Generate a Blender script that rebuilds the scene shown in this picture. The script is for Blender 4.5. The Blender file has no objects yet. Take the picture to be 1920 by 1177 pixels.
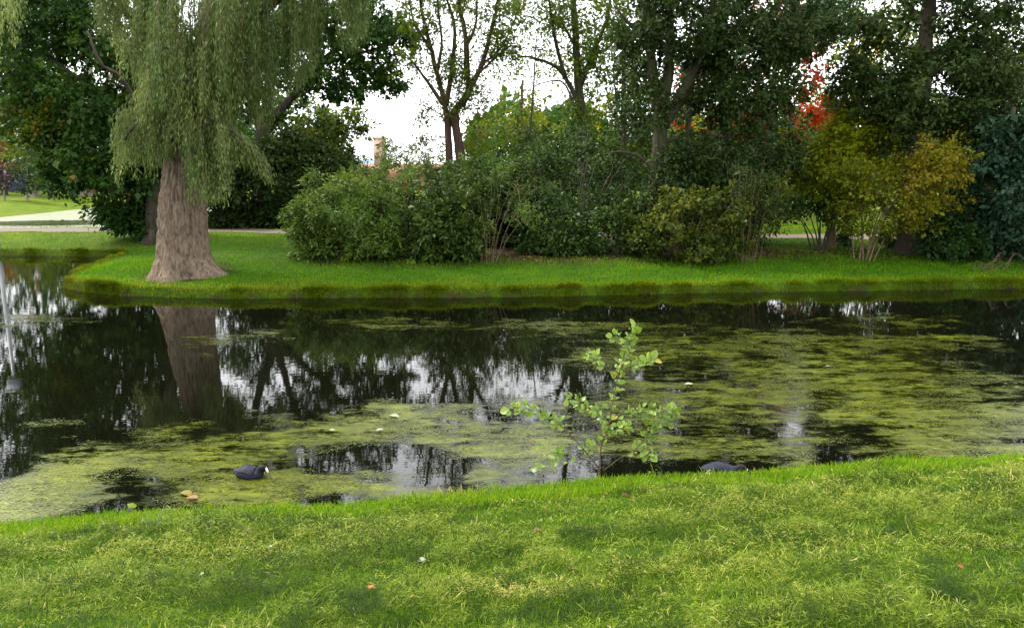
import bpy, math
import numpy as np
from mathutils import Vector, Matrix

# ------------------------------------------------------------------ camera, sky, sun, exposure
S = bpy.context.scene
COL = S.collection
R = math.radians
CAM_H, FPX, PITCH = 3.0, 1450.0, R(10.87)
cam_d = bpy.data.cameras.new('camera'); cam = bpy.data.objects.new('camera', cam_d); COL.objects.link(cam)
cam_d.sensor_width = 36; cam_d.lens = 36 * FPX / 1920; cam_d.clip_start = .05; cam_d.clip_end = 6000
cam.location = (0, 0, CAM_H); cam.rotation_euler = (math.pi / 2 - PITCH, 0, 0)
S.camera = cam

SUN_EL, SUN_AZ = R(46), R(292)          # azimuth from +Y towards +X: from the left, a little ahead
w = bpy.data.worlds.new('World'); S.world = w; w.use_nodes = True
nt = w.node_tree; nt.nodes.clear()
sky = nt.nodes.new('ShaderNodeTexSky'); sky.sky_type = 'NISHITA'; sky.sun_disc = False
sky.sun_elevation = SUN_EL; sky.sun_rotation = SUN_AZ; sky.dust_density = 4; sky.air_density = 1.0
hsv = nt.nodes.new('ShaderNodeHueSaturation'); hsv.inputs['Saturation'].default_value = .3
mixs = nt.nodes.new('ShaderNodeMix'); mixs.data_type = 'RGBA'; mixs.inputs[0].default_value = .8
mixs.inputs[7].default_value = (11.6, 11.7, 12.0, 1)     # even white cloud layer
bg = nt.nodes.new('ShaderNodeBackground'); bg.inputs['Strength'].default_value = .12
wo = nt.nodes.new('ShaderNodeOutputWorld')
nt.links.new(sky.outputs[0], hsv.inputs['Color']); nt.links.new(hsv.outputs[0], mixs.inputs[6])
nt.links.new(mixs.outputs[2], bg.inputs['Color']); nt.links.new(bg.outputs[0], wo.inputs['Surface'])
sun_d = bpy.data.lights.new('sun', 'SUN'); sun_d.energy = 2.2; sun_d.angle = R(11); sun_d.color = (1, .95, .86)
sun = bpy.data.objects.new('sun', sun_d); COL.objects.link(sun)
sdir = Vector((math.sin(SUN_AZ) * math.cos(SUN_EL), math.cos(SUN_AZ) * math.cos(SUN_EL), math.sin(SUN_EL)))
sun.rotation_euler = sdir.to_track_quat('Z', 'Y').to_euler(); sun.location = (0, 0, 60)
vs = S.view_settings
vs.view_transform = 'Standard'; vs.look = 'None'; vs.exposure = 1.5; vs.gamma = 1; vs.use_curve_mapping = False

# ------------------------------------------------------------------ helpers
CP, SP = math.cos(PITCH), math.sin(PITCH)
def ray(px, py):
    a = (px - 960) / FPX; b = (588.5 - py) / FPX
    return np.array([a, CP + b * SP, -SP + b * CP])
def P(px, py, Y):
    r = ray(px, py); return np.array([0, 0, CAM_H]) + r * (Y / r[1])
def PZ(px, py, z=0.):
    r = ray(px, py); return np.array([0, 0, CAM_H]) + r * ((z - CAM_H) / r[2])
def mpp(Y): return Y / FPX * 1.0

def _hash(ix, iy, iz, seed):
    h = (ix.astype(np.int64) * 374761393 + iy.astype(np.int64) * 668265263 + iz.astype(np.int64) * 2147483647 + seed * 1274126177) & 0xffffffff
    h = ((h ^ (h >> 13)) * 1274126177) & 0xffffffff
    h = ((h ^ (h >> 16)) * 2246822519) & 0xffffffff
    return ((h ^ (h >> 15)) & 0xffffff) / float(0xffffff)
def vnoise(x, y, z=0., seed=0):
    x = np.asarray(x, float); y = np.asarray(y, float); z = np.zeros_like(x) + z
    ix, iy, iz = np.floor(x), np.floor(y), np.floor(z)
    fx, fy, fz = x - ix, y - iy, z - iz
    fx, fy, fz = [f * f * (3 - 2 * f) for f in (fx, fy, fz)]
    def c(a, b, d): return _hash(ix + a, iy + b, iz + d, seed)
    r = 0
    for d, wz in ((0, 1 - fz), (1, fz)):
        r = r + wz * ((c(0, 0, d) * (1 - fx) + c(1, 0, d) * fx) * (1 - fy) + (c(0, 1, d) * (1 - fx) + c(1, 1, d) * fx) * fy)
    return r
def fbm(x, y, z=0., seed=0, o=3):
    r, a, t = 0, 1., 0
    for k in range(o):
        r = r + a * vnoise(np.asarray(x) * 2 ** k, np.asarray(y) * 2 ** k, np.asarray(z) * 2 ** k, seed + k); t += a; a *= .5
    return r / t
def sstep(a, b, x):
    t = np.clip((x - a) / (b - a), 0, 1); return t * t * (3 - 2 * t)
def unit(v): return v / (np.linalg.norm(v, axis=-1, keepdims=True) + 1e-9)

def mesh_of(name, V, faces, smooth=False, attrs=None):
    """faces: list of (n,k) index arrays; attrs: {name: (domain, values)}"""
    V = np.asarray(V, np.float32)
    faces = [np.asarray(f, np.int32) for f in (faces if isinstance(faces, list) else [faces]) if len(f)]
    me = bpy.data.meshes.new(name)
    me.vertices.add(len(V)); me.vertices.foreach_set('co', V.ravel())
    nl = sum(f.size for f in faces); npg = sum(len(f) for f in faces)
    me.loops.add(nl); me.polygons.add(npg)
    me.loops.foreach_set('vertex_index', np.concatenate([f.ravel() for f in faces]))
    st = []; s0 = 0
    for f in faces:
        st.append(s0 + np.arange(len(f), dtype=np.int32) * f.shape[1]); s0 += f.size
    me.polygons.foreach_set('loop_start', np.concatenate(st))
    me.update(calc_edges=True)
    if smooth: me.polygons.foreach_set('use_smooth', np.ones(npg, bool))
    for k, (dom, val) in (attrs or {}).items():
        a = me.attributes.new(k, 'FLOAT', dom); a.data.foreach_set('value', np.asarray(val, np.float32))
    me.validate()
    return me
def tag(o, label=None, cat=None, group=None, kind=None):
    for k, v in (('label', label), ('category', cat), ('group', group), ('kind', kind)):
        if v: o[k] = v
    return o
def obj(name, me, mat=None, parent=None, loc=None, kind=None):
    o = bpy.data.objects.new(name, me); COL.objects.link(o)
    if mat and not me.materials: me.materials.append(mat)
    if parent is not None: o.parent = parent
    if loc is not None: o.location = loc
    if kind: o['kind'] = kind
    return o
def thing(name, label, cat, loc=(0, 0, 0), rz=0, group=None):
    o = bpy.data.objects.new(name, None); COL.objects.link(o); o.empty_display_size = .2
    o.location = loc; o.rotation_euler = (0, 0, rz)
    return tag(o, label, cat, group)

class MB:
    """collects tubes / boxes / lofts as one mesh"""
    def __init__(s): s.V = []; s.F = []; s.n = 0
    def add(s, V, F):
        s.V.append(np.asarray(V, float)); s.F += [np.asarray(f) + s.n for f in F]; s.n += len(V)
    def tube(s, pts, rad, k=7, cap=True):
        pts = np.asarray(pts, float); n = len(pts); rad = np.broadcast_to(np.asarray(rad, float), (n,))
        T = unit(np.gradient(pts, axis=0))
        ref = np.array([0.31, .95, .05]) if abs(T[0, 2]) > .6 else np.array([.05, .1, 1.])
        A = unit(np.cross(T, ref)); B = np.cross(T, A)
        a = np.arange(k) / k * 2 * math.pi
        V = pts[:, None, :] + rad[:, None, None] * (np.cos(a)[None, :, None] * A[:, None, :] + np.sin(a)[None, :, None] * B[:, None, :])
        i = np.arange(n - 1)[:, None] * k; j = np.arange(k)[None, :]; j2 = (j + 1) % k
        F = np.stack([i + j, i + j2, i + k + j2, i + k + j], -1).reshape(-1, 4)
        fs = [F]
        V = V.reshape(-1, 3)
        if cap:
            V = np.vstack([V, pts[:1], pts[-1:]]); c0 = n * k
            jj = np.arange(k)
            fs.append(np.stack([np.full(k, c0), (jj + 1) % k, jj], -1))
            fs.append(np.stack([np.full(k, c0 + 1), (n - 1) * k + jj, (n - 1) * k + (jj + 1) % k], -1))
        s.add(V, fs)
    def box(s, x0, x1, y0, y1, z0, z1):
        V = [(x, y, z) for z in (z0, z1) for y in (y0, y1) for x in (x0, x1)]
        s.add(V, [np.array([(0, 2, 3, 1), (4, 5, 7, 6), (0, 1, 5, 4), (2, 6, 7, 3), (0, 4, 6, 2), (1, 3, 7, 5)])])
    def mesh(s, name, smooth=True, off=(0, 0, 0)):
        q = [f for f in s.F if f.shape[1] == 4]; t = [f for f in s.F if f.shape[1] == 3]
        fs = ([np.concatenate(q)] if q else []) + ([np.concatenate(t)] if t else [])
        return mesh_of(name, np.concatenate(s.V) - np.asarray(off), fs, smooth)
def spline(pts, n):
    """smooth resample of control points (Catmull-Rom), n points"""
    p = np.asarray(pts, float); m = len(p)
    e = np.vstack([2 * p[0] - p[1], p, 2 * p[-1] - p[-2]])
    t = np.linspace(0, m - 1 - 1e-6, n); i = t.astype(int); f = (t - i)[:, None]
    a, b, c, d = e[i], e[i + 1], e[i + 2], e[i + 3]
    return .5 * (2 * b + (c - a) * f + (2 * a - 5 * b + 4 * c - d) * f ** 2 + (3 * b - a - 3 * c + d) * f ** 3)

# ------------------------------------------------------------------ materials
ALB = .82
def newmat(name):
    m = bpy.data.materials.new(name); m.use_nodes = True; t = m.node_tree
    return m, t, t.nodes['Principled BSDF'], t.nodes['Material Output']
def ramp(t, stops, src):
    r = t.nodes.new('ShaderNodeValToRGB'); e = r.color_ramp.elements
    while len(e) < len(stops): e.new(.5)
    for k, (p, c) in enumerate(stops):
        lm = .3 * c[0] + .6 * c[1] + .1 * c[2]; c = [max(.002, lm + (v - lm) * 1.24) for v in c]
        e[k].position = p; e[k].color = (c[0] * ALB, c[1] * ALB, c[2] * ALB, 1)
    t.links.new(src, r.inputs[0]); return r
def leaf_mat(name, stops, trans=.35, rough=.5, spec=.16):
    m, t, b, out = newmat(name)
    at = t.nodes.new('ShaderNodeAttribute'); at.attribute_name = 'tint'
    r = ramp(t, stops, at.outputs['Fac'])
    t.links.new(r.outputs[0], b.inputs['Base Color'])
    b.inputs['Roughness'].default_value = rough; b.inputs['Specular IOR Level'].default_value = spec
    tr = t.nodes.new('ShaderNodeBsdfTranslucent')
    hs = t.nodes.new('ShaderNodeHueSaturation'); hs.inputs['Value'].default_value = 1.5; hs.inputs['Hue'].default_value = .492
    t.links.new(r.outputs[0], hs.inputs['Color']); t.links.new(hs.outputs[0], tr.inputs[0])
    mx = t.nodes.new('ShaderNodeMixShader'); mx.inputs[0].default_value = trans
    t.links.new(b.outputs[0], mx.inputs[1]); t.links.new(tr.outputs[0], mx.inputs[2]); t.links.new(mx.outputs[0], out.inputs[0])
    return m
def noise_mat(name, stops, scale=8, stretch=(1, 1, 1), rough=.8, bump=.0, bscale=None, detail=6, spec=.3):
    m, t, b, out = newmat(name)
    tc = t.nodes.new('ShaderNodeTexCoord'); mp = t.nodes.new('ShaderNodeMapping'); mp.inputs['Scale'].default_value = stretch
    n = t.nodes.new('ShaderNodeTexNoise'); n.inputs['Scale'].default_value = scale; n.inputs['Detail'].default_value = detail
    n.inputs['Roughness'].default_value = .65
    t.links.new(tc.outputs['Object'], mp.inputs[0]); t.links.new(mp.outputs[0], n.inputs['Vector'])
    r = ramp(t, stops, n.outputs['Fac']); t.links.new(r.outputs[0], b.inputs['Base Color'])
    b.inputs['Roughness'].default_value = rough; b.inputs['Specular IOR Level'].default_value = spec
    if bump:
        n2 = t.nodes.new('ShaderNodeTexNoise'); n2.inputs['Scale'].default_value = bscale or scale; n2.inputs['Detail'].default_value = 5
        t.links.new(mp.outputs[0], n2.inputs['Vector'])
        bp = t.nodes.new('ShaderNodeBump'); bp.inputs['Strength'].default_value = bump; bp.inputs['Distance'].default_value = .03
        t.links.new(n2.outputs['Fac'], bp.inputs['Height']); t.links.new(bp.outputs[0], b.inputs['Normal'])
    return m
def plain(name, c, rough=.6, spec=.3):
    return noise_mat(name, [(.3, tuple(v * .85 for v in c)), (.7, c)], 6, rough=rough, spec=spec)

M = {}
M['bark_dark'] = noise_mat('bark_dark', [(.3, (.022, .018, .013)), (.7, (.075, .062, .045))], 9, (1, 1, .18), .9, .8, 14)
M['bark_red'] = noise_mat('bark_red', [(.3, (.022, .014, .010)), (.7, (.065, .040, .028))], 9, (1, 1, .2), .9, .8, 14)
M['bark_moss'] = noise_mat('bark_moss', [(.3, (.018, .017, .010)), (.6, (.042, .040, .022)), (.75, (.060, .062, .028))], 7, (1, 1, .25), .9, .8, 14)
M['bark_willow'] = noise_mat('bark_willow', [(.30, (.07, .054, .042)), (.44, (.135, .105, .08)), (.56, (.21, .165, .13)), (.62, (.165, .155, .11)), (.75, (.29, .24, .20))], 13, (1, 1, .4), .95, 1.0, 42, spec=.1)
M['bark_pale'] = noise_mat('bark_pale', [(.3, (.14, .13, .10)), (.7, (.30, .28, .22))], 8, (1, 1, .3), .9, .5, 14)
M['twig'] = noise_mat('twig', [(.3, (.075, .056, .034)), (.7, (.17, .13, .08))], 10, rough=.8)
M['stem_red'] = noise_mat('stem_red', [(.3, (.07, .045, .03)), (.7, (.13, .10, .06))], 20, rough=.6)
L = {}
L['willow'] = leaf_mat('willow_leaf', [(0, (.026, .050, .016)), (.5, (.092, .136, .048)), (.85, (.175, .225, .086)), (1, (.26, .30, .125))], .35, .5, .15)
L['violet'] = leaf_mat('purple_leaf', [(0, (.03, .02, .025)), (1, (.09, .05, .055))])
L['maple'] = leaf_mat('maple_leaf', [(0, (.016, .040, .010)), (.6, (.038, .080, .018)), (.9, (.065, .11, .022)), (1, (.13, .09, .025))])
L['maple_dark'] = leaf_mat('maple_dark_leaf', [(0, (.014, .034, .011)), (.6, (.030, .062, .018)), (1, (.060, .10, .026))])
L['lime'] = leaf_mat('lime_leaf', [(0, (.045, .075, .014)), (.5, (.09, .13, .025)), (1, (.17, .18, .035))], .45)
L['laurel'] = leaf_mat('laurel_leaf', [(0, (.017, .036, .010)), (.6, (.044, .074, .020)), (1, (.105, .145, .042))], .2, .45, .12)
L['laurel_light'] = leaf_mat('laurel_light_leaf', [(0, (.032, .062, .017)), (.6, (.082, .130, .034)), (1, (.15, .20, .055))], .3, .5, .12)
L['holly'] = leaf_mat('holly_leaf', [(0, (.013, .027, .008)), (.6, (.033, .054, .016)), (1, (.078, .105, .036))], .2, .5, .10)
L['hazel'] = leaf_mat('hazel_leaf', [(0, (.022, .042, .010)), (.5, (.060, .080, .018)), (.85, (.13, .14, .035)), (1, (.24, .22, .06))], .35)
L['copper'] = leaf_mat('copper_leaf', [(0, (.075, .098, .016)), (.4, (.165, .165, .030)), (.75, (.220, .165, .045)), (1, (.26, .150, .058))], .4)
L['yellow'] = leaf_mat('yellow_leaf', [(0, (.085, .125, .016)), (.55, (.20, .22, .025)), (1, (.40, .29, .03))], .45)
L['red'] = leaf_mat('red_leaf', [(0, (.12, .03, .012)), (.6, (.30, .055, .022)), (1, (.42, .13, .03))], .45)
L['orange'] = leaf_mat('orange_leaf', [(0, (.10, .06, .02)), (.6, (.22, .11, .04)), (1, (.34, .15, .07))], .4)
L['blue'] = leaf_mat('blue_green_leaf', [(0, (.013, .032, .015)), (.6, (.027, .054, .029)), (1, (.060, .100, .056))], .2, .5, .12)
L['sapling'] = leaf_mat('sapling_leaf', [(0, (.07, .125, .026)), (.6, (.16, .24, .060)), (.92, (.27, .34, .11)), (1, (.40, .30, .02))], .35, .36, .4)
L['grass'] = leaf_mat('grass_blade', [(0, (.045, .100, .005)), (.5, (.110, .205, .010)), (.88, (.195, .290, .020)), (1, (.36, .33, .10))], .35, .55, .10)
L['bank'] = leaf_mat('bank_grass_blade', [(0, (.036, .095, .006)), (.5, (.082, .190, .010)), (.85, (.16, .26, .018)), (1, (.29, .26, .06))], .4, .6, .08)
L['fringe'] = leaf_mat('fringe_blade', [(0, (.075, .120, .012)), (.5, (.15, .185, .026)), (1, (.32, .27, .09))], .35, .6, .08)
L['clip'] = leaf_mat('clipping', [(0, (.028, .050, .009)), (.35, (.092, .138, .026)), (.75, (.178, .225, .052)), (.93, (.28, .295, .09)), (1, (.42, .36, .17))], .3, .6, .10)
L['litter'] = leaf_mat('litter_leaf', [(0, (.05, .03, .015)), (.5, (.12, .075, .035)), (1, (.24, .17, .07))], .1, .8, .2)
L['algae'] = leaf_mat('algae_flake', [(0, (.026, .033, .006)), (.45, (.078, .090, .013)), (.8, (.155, .170, .025)), (1, (.25, .26, .05))], .0, .30, .5)

def ground_mat():
    m, t, b, out = newmat('lawn_soil')
    tc = t.nodes.new('ShaderNodeTexCoord')
    def nz(s, d=6):
        n = t.nodes.new('ShaderNodeTexNoise'); n.inputs['Scale'].default_value = s; n.inputs['Detail'].default_value = d; n.inputs['Roughness'].default_value = .7
        t.links.new(tc.outputs['Object'], n.inputs['Vector']); return n
    g = ramp(t, [(.32, (.020, .036, .005)), (.5, (.036, .066, .008)), (.66, (.060, .095, .014))], nz(3.2).outputs['Fac'])
    so = ramp(t, [(.3, (.016, .012, .006)), (.6, (.036, .027, .013)), (.75, (.062, .044, .022))], nz(9).outputs['Fac'])
    fa = ramp(t, [(.3, (.055, .09, .012)), (.5, (.09, .13, .022)), (.7, (.14, .16, .04))], nz(.9, 8).outputs['Fac'])
    def mixc(att, A, B):
        a = t.nodes.new('ShaderNodeAttribute'); a.attribute_name = att
        mx = t.nodes.new('ShaderNodeMix'); mx.data_type = 'RGBA'
        t.links.new(a.outputs['Fac'], mx.inputs[0]); t.links.new(A, mx.inputs[6]); t.links.new(B, mx.inputs[7]); return mx.outputs[2]
    c = mixc('far', g.outputs[0], fa.outputs[0]); c = mixc('soil', c, so.outputs[0])
    t.links.new(c, b.inputs['Base Color']); b.inputs['Roughness'].default_value = .95; b.inputs['Specular IOR Level'].default_value = .1
    n = nz(30); bp = t.nodes.new('ShaderNodeBump'); bp.inputs['Strength'].default_value = .6; bp.inputs['Distance'].default_value = .03
    t.links.new(n.outputs['Fac'], bp.inputs['Height']); t.links.new(bp.outputs[0], b.inputs['Normal'])
    return m
def water_mat(name, weed, base, rough=.01, bump=.011):
    m, t, b, out = newmat(name)
    tc = t.nodes.new('ShaderNodeTexCoord')
    a = t.nodes.new('ShaderNodeAttribute'); a.attribute_name = 'algae'
    mp = t.nodes.new('ShaderNodeMapping'); mp.inputs['Scale'].default_value = (1, 2.1, 1)
    t.links.new(tc.outputs['Object'], mp.inputs[0])
    n = t.nodes.new('ShaderNodeTexNoise'); n.inputs['Scale'].default_value = 1.9; n.inputs['Detail'].default_value = 13; n.inputs['Roughness'].default_value = .82
    t.links.new(mp.outputs[0], n.inputs['Vector'])
    ct = t.nodes.new('ShaderNodeMath'); ct.operation = 'MULTIPLY_ADD'; ct.inputs[1].default_value = 2.7; ct.inputs[2].default_value = -.86; t.links.new(n.outputs['Fac'], ct.inputs[0])
    ad = t.nodes.new('ShaderNodeMath'); ad.operation = 'ADD'; t.links.new(a.outputs['Fac'], ad.inputs[0]); t.links.new(ct.outputs[0], ad.inputs[1])
    mr = t.nodes.new('ShaderNodeMapRange'); mr.inputs[1].default_value = .70; mr.inputs[2].default_value = .92
    t.links.new(ad.outputs[0], mr.inputs[0])
    n3 = t.nodes.new('ShaderNodeTexNoise'); n3.inputs['Scale'].default_value = 2.6; n3.inputs['Detail'].default_value = 12; n3.inputs['Roughness'].default_value = .85
    t.links.new(mp.outputs[0], n3.inputs['Vector'])
    ma = t.nodes.new('ShaderNodeMath'); ma.operation = 'MULTIPLY_ADD'; ma.inputs[1].default_value = .42; t.links.new(a.outputs['Fac'], ma.inputs[0]); t.links.new(n3.outputs['Fac'], ma.inputs[2])
    wr = ramp(t, weed, ma.outputs[0])
    mx = t.nodes.new('ShaderNodeMix'); mx.data_type = 'RGBA'; mx.inputs[6].default_value = (*base, 1)
    t.links.new(mr.outputs[0], mx.inputs[0]); t.links.new(wr.outputs[0], mx.inputs[7]); t.links.new(mx.outputs[2], b.inputs['Base Color'])
    rr = t.nodes.new('ShaderNodeMapRange'); rr.inputs[3].default_value = rough; rr.inputs[4].default_value = .33
    t.links.new(mr.outputs[0], rr.inputs[0]); t.links.new(rr.outputs[0], b.inputs['Roughness'])
    b.inputs['IOR'].default_value = 1.36
    rp = t.nodes.new('ShaderNodeTexNoise'); rp.inputs['Scale'].default_value = 5.5; rp.inputs['Detail'].default_value = 3
    mp2 = t.nodes.new('ShaderNodeMapping'); mp2.inputs['Scale'].default_value = (.55, 1.6, 1)
    t.links.new(tc.outputs['Object'], mp2.inputs[0]); t.links.new(mp2.outputs[0], rp.inputs['Vector'])
    h = t.nodes.new('ShaderNodeMath'); h.operation = 'MULTIPLY_ADD'; h.inputs[1].default_value = .25
    t.links.new(mr.outputs[0], h.inputs[0]); t.links.new(rp.outputs['Fac'], h.inputs[2])
    bp = t.nodes.new('ShaderNodeBump'); bp.inputs['Strength'].default_value = bump; bp.inputs['Distance'].default_value = .05
    t.links.new(h.outputs[0], bp.inputs['Height']); t.links.new(bp.outputs[0], b.inputs['Normal'])
    return m
M['ground'] = ground_mat()
M['water'] = water_mat('pond_water', [(.46, (.010, .012, .003)), (.58, (.036, .044, .008)), (.70, (.076, .088, .014)), (.84, (.165, .178, .028))], (.0022, .0026, .0012))
M['water_far'] = water_mat('duckweed_sheen_water', [(.5, (.22, .235, .16)), (.9, (.34, .355, .27))], (.03, .035, .02), .06, .12)  # duckweed colour paled and greyed to carry the white sky sheen
M['path'] = noise_mat('path_gravel', [(.3, (.11, .09, .068)), (.7, (.20, .17, .13))], 14, rough=.95, bump=.4)

# ------------------------------------------------------------------ terrain
near_px = [(-420, 1010), (-150, 998), (0, 986), (150, 974), (300, 962), (470, 955), (640, 946), (800, 931), (950, 919), (1150, 899), (1300, 892), (1420, 888), (1550, 877), (1700, 867), (1920, 859), (2150, 850), (2400, 840)]
near_sh = [PZ(x, y, .38) for x, y in near_px]
near_sh = [(p[0], p[1] + .14) for p in near_sh]
far_px = [(2500, 533), (2300, 535), (1920, 541), (1600, 546), (1320, 550), (1100, 555), (850, 558), (600, 559), (400, 560), (260, 556), (180, 550), (125, 541), (128, 531), (150, 518), (185, 503), (222, 487), (205, 482), (120, 481), (0, 479), (-200, 477), (-500, 474)]
far_sh = [tuple(PZ(x, y)[:2]) for x, y in far_px]
def smooth_line(p, n): return [tuple(q) for q in spline(np.array(p), n)]
POND = np.array([(-30, 4.5)] + smooth_line(near_sh, 60) + [(30, 9)] + smooth_line(far_sh, 90) + [(-34, 26)])
pond2_px = [(-500, 450), (0, 449.5), (200, 449), (310, 448), (360, 432), (420, 412), (430, 392), (330, 384), (204, 387), (110, 400), (0, 414), (-120, 422), (-500, 428)]
POND2 = np.array([tuple(PZ(x, y)[:2]) for x, y in pond2_px])
def sdist(poly, x, y):
    """positive outside the polygon"""
    d = np.full(x.shape, 1e9); ins = np.zeros(x.shape, bool)
    n = len(poly)
    for i in range(n):
        a, b = poly[i], poly[(i + 1) % n]; e = b - a; l2 = e @ e + 1e-12
        t = np.clip(((x - a[0]) * e[0] + (y - a[1]) * e[1]) / l2, 0, 1)
        d = np.minimum(d, (x - a[0] - t * e[0]) ** 2 + (y - a[1] - t * e[1]) ** 2)
        if abs(b[1] - a[1]) > 1e-9:
            c = ((a[1] > y) != (b[1] > y)) & (x < (b[0] - a[0]) * (y - a[1]) / (b[1] - a[1]) + a[0]); ins ^= c
    d = np.sqrt(d); return np.where(ins, -d, d)
def height(x, y, d=None, noise=True):
    x = np.asarray(x, float); y = np.asarray(y, float)
    if d is None: d = sdist(POND, x, y)
    d2 = sdist(POND2, x, y)
    near = y < 12
    dn = d + (fbm(x * 2.2, y * 2.2, 0, 5, 4) - .5) * np.where(near, .10, .26)
    wide = np.where(near, .13, .10)
    up = sstep(0, 1, dn / wide)
    lip = np.where(near, .36, .12 + .09 * fbm(x * .8, y * .8, 0, 9))
    land = np.where(near, lip + .27 * np.clip(dn - .1, 0, 4.2), lip + .115 * np.clip(dn - .1, 0, 3.2))
    h = up * land + (1 - up) * np.where(dn < 0, np.maximum(-.7, dn * .5 - .08), -.08)
    if noise:
        amp = np.where(near, .05, .035) * sstep(.05, .6, dn) * np.where((y > 24) & (y < 33), 0, 1)
        h = h + amp * (fbm(x * 1.1, y * 1.1, 0, 3, 4) - .5) * 2
    h2 = sstep(-.1, .35, d2)
    h = np.where(y > 31.1, h * h2 + (1 - h2) * -.3, h)
    return h
def grid_axis(parts):
    r = []
    for a, b, s in parts: r += list(np.arange(a, b - 1e-6, s))
    return np.array(r)
geo = lambda a, b, n: list(np.geomspace(a, b, n))
xs = np.concatenate([-np.array(geo(22, 2500, 22))[::-1], grid_axis([(-21.5, -15, .4), (-15, -9, .13), (-9, 9, .105), (9, 16, .13), (16, 21.8, .4)]), np.array(geo(22, 2500, 22))])
ys = np.concatenate([[-400, -60, -15, -4, -1], grid_axis([(0, 2, .25), (2, 9.4, .08), (9.4, 15.6, .5), (15.6, 20.5, .075), (20.5, 32, .2), (32, 70, .6)]), np.array(geo(71, 3000, 24))])
GX, GY = np.meshgrid(xs, ys)
gx, gy = GX.ravel(), GY.ravel()
gd = sdist(POND, gx, gy)
gz = height(gx, gy, gd)
X_right = gx
soil = sstep(1.9, 2.9, gd + 1.1 * (fbm(gx * .7, gy * .7, 0, 31) - .5)) * (gy > 15) * sstep(27.2, 24.8, gy) * sstep(-6.2, -4.6, gx)
right = sstep(7.5, 8.6, gx)                            # beside the open lawn strip the earth is only a band
soil = soil * np.where(gx > 7.6, sstep(23.6, 22.2, gy) * .9, 1)
edge = np.where(gy > 12, sstep(.07, -.04, gd + (fbm(gx * 3, gy * 3, 0, 15) - .5) * .22), sstep(.16, .02, gd)) * (gd > -2)
wb = P(345, 503, 19.3)
edge = np.maximum(edge, .85 * sstep(1.25, .75, np.hypot((gx - wb[0] - .12) * .9, gy - wb[1]) + (fbm(gx * 4, gy * 4, 0, 16) - .5) * .7))
soil = np.clip(np.maximum(soil, edge), 0, 1)
far = sstep(24, 30, gy)
nx, ny = len(xs), len(ys)
ii = np.arange(ny - 1)[:, None] * nx + np.arange(nx - 1)[None, :]
GF = np.stack([ii, ii + 1, ii + nx + 1, ii + nx], -1).reshape(-1, 4)
obj('ground', mesh_of('ground', np.stack([gx, gy, gz], -1), GF, True, {'soil': ('POINT', soil), 'far': ('POINT', far)}), M['ground'], kind='structure')
del gx, gy, GX, GY
def hz(x, y): return float(height(np.array([x]), np.array([y]))[0])

# path behind the shrubs
pc = spline(np.array([P(x, y, Y)[:2] for x, y, Y in ((-900, 437, 31.5), (-200, 437, 30.6), (100, 437, 30.2), (400, 437, 29.8), (700, 440, 29.0), (1000, 440, 28.2), (1400, 440, 27.4), (1700, 440, 27.0), (2200, 440, 26.6))]), 160)
tn = unit(np.gradient(pc, axis=0)); nn = np.stack([-tn[:, 1], tn[:, 0]], -1)
PV = []; offs = np.linspace(-.85, .85, 5)
for o in offs:
    q = pc + nn * o; PV.append(np.column_stack([q, height(q[:, 0], q[:, 1]) + .014]))
PV = np.stack(PV, 1).reshape(-1, 3)
ii = np.arange(159)[:, None] * 5 + np.arange(4)[None, :]
obj('path', mesh_of('path', PV, np.stack([ii, ii + 1, ii + 6, ii + 5], -1).reshape(-1, 4), True), M['path'], kind='structure')

# ------------------------------------------------------------------ water and floating algae
patches = [(1500, 740, 560, 110, .6), (1560, 700, 240, 40, .5), (420, 865, 240, 70, .75), (700, 800, 240, 48, .7), (620, 915, 190, 34, .9), (470, 910, 110, 26, .9), (880, 790, 140, 40, .35),
           (70, 920, 190, 75, 1.0), (960, 850, 170, 62, .8), (1450, 715, 300, 62, .65), (1720, 765, 300, 62, .75), (1300, 835, 230, 48, .62),
           (1520, 650, 330, 18, .5), (1830, 825, 190, 42, .9), (1480, 843, 40, 10, .9), (1100, 612, 220, 14, .42), (1750, 634, 70, 9, .8),
           (450, 632, 120, 10, .42), (60, 600, 90, 8, .45), (60, 792, 80, 12, .45), (750, 603, 130, 7, .4), (1250, 640, 140, 10, .45), (380, 662, 25, 5, .5), (300, 805, 90, 18, .5), (1650, 600, 160, 7, .35)]
holes = [(840, 690, 250, 46, 1.9), (600, 690, 160, 60, 1.2), (765, 880, 95, 38, 1.0), (250, 905, 90, 22, .7), (340, 930, 90, 14, .5), (1570, 752, 80, 11, .7), (1290, 690, 120, 20, .7), (1350, 790, 110, 24, .5),
         (1542, 825, 42, 34, .8), (1800, 680, 130, 20, .6), (1270, 873, 150, 16, .9), (1430, 662, 80, 12, .6), (560, 845, 60, 18, .45), (1790, 745, 60, 14, .5),
         (1740, 700, 25, 30, .5), (490, 935, 50, 12, .6), (1400, 880, 60, 14, .7), (540, 885, 40, 10, .5), (1090, 720, 60, 24, .6), (870, 722, 110, 16, .5)]
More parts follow.
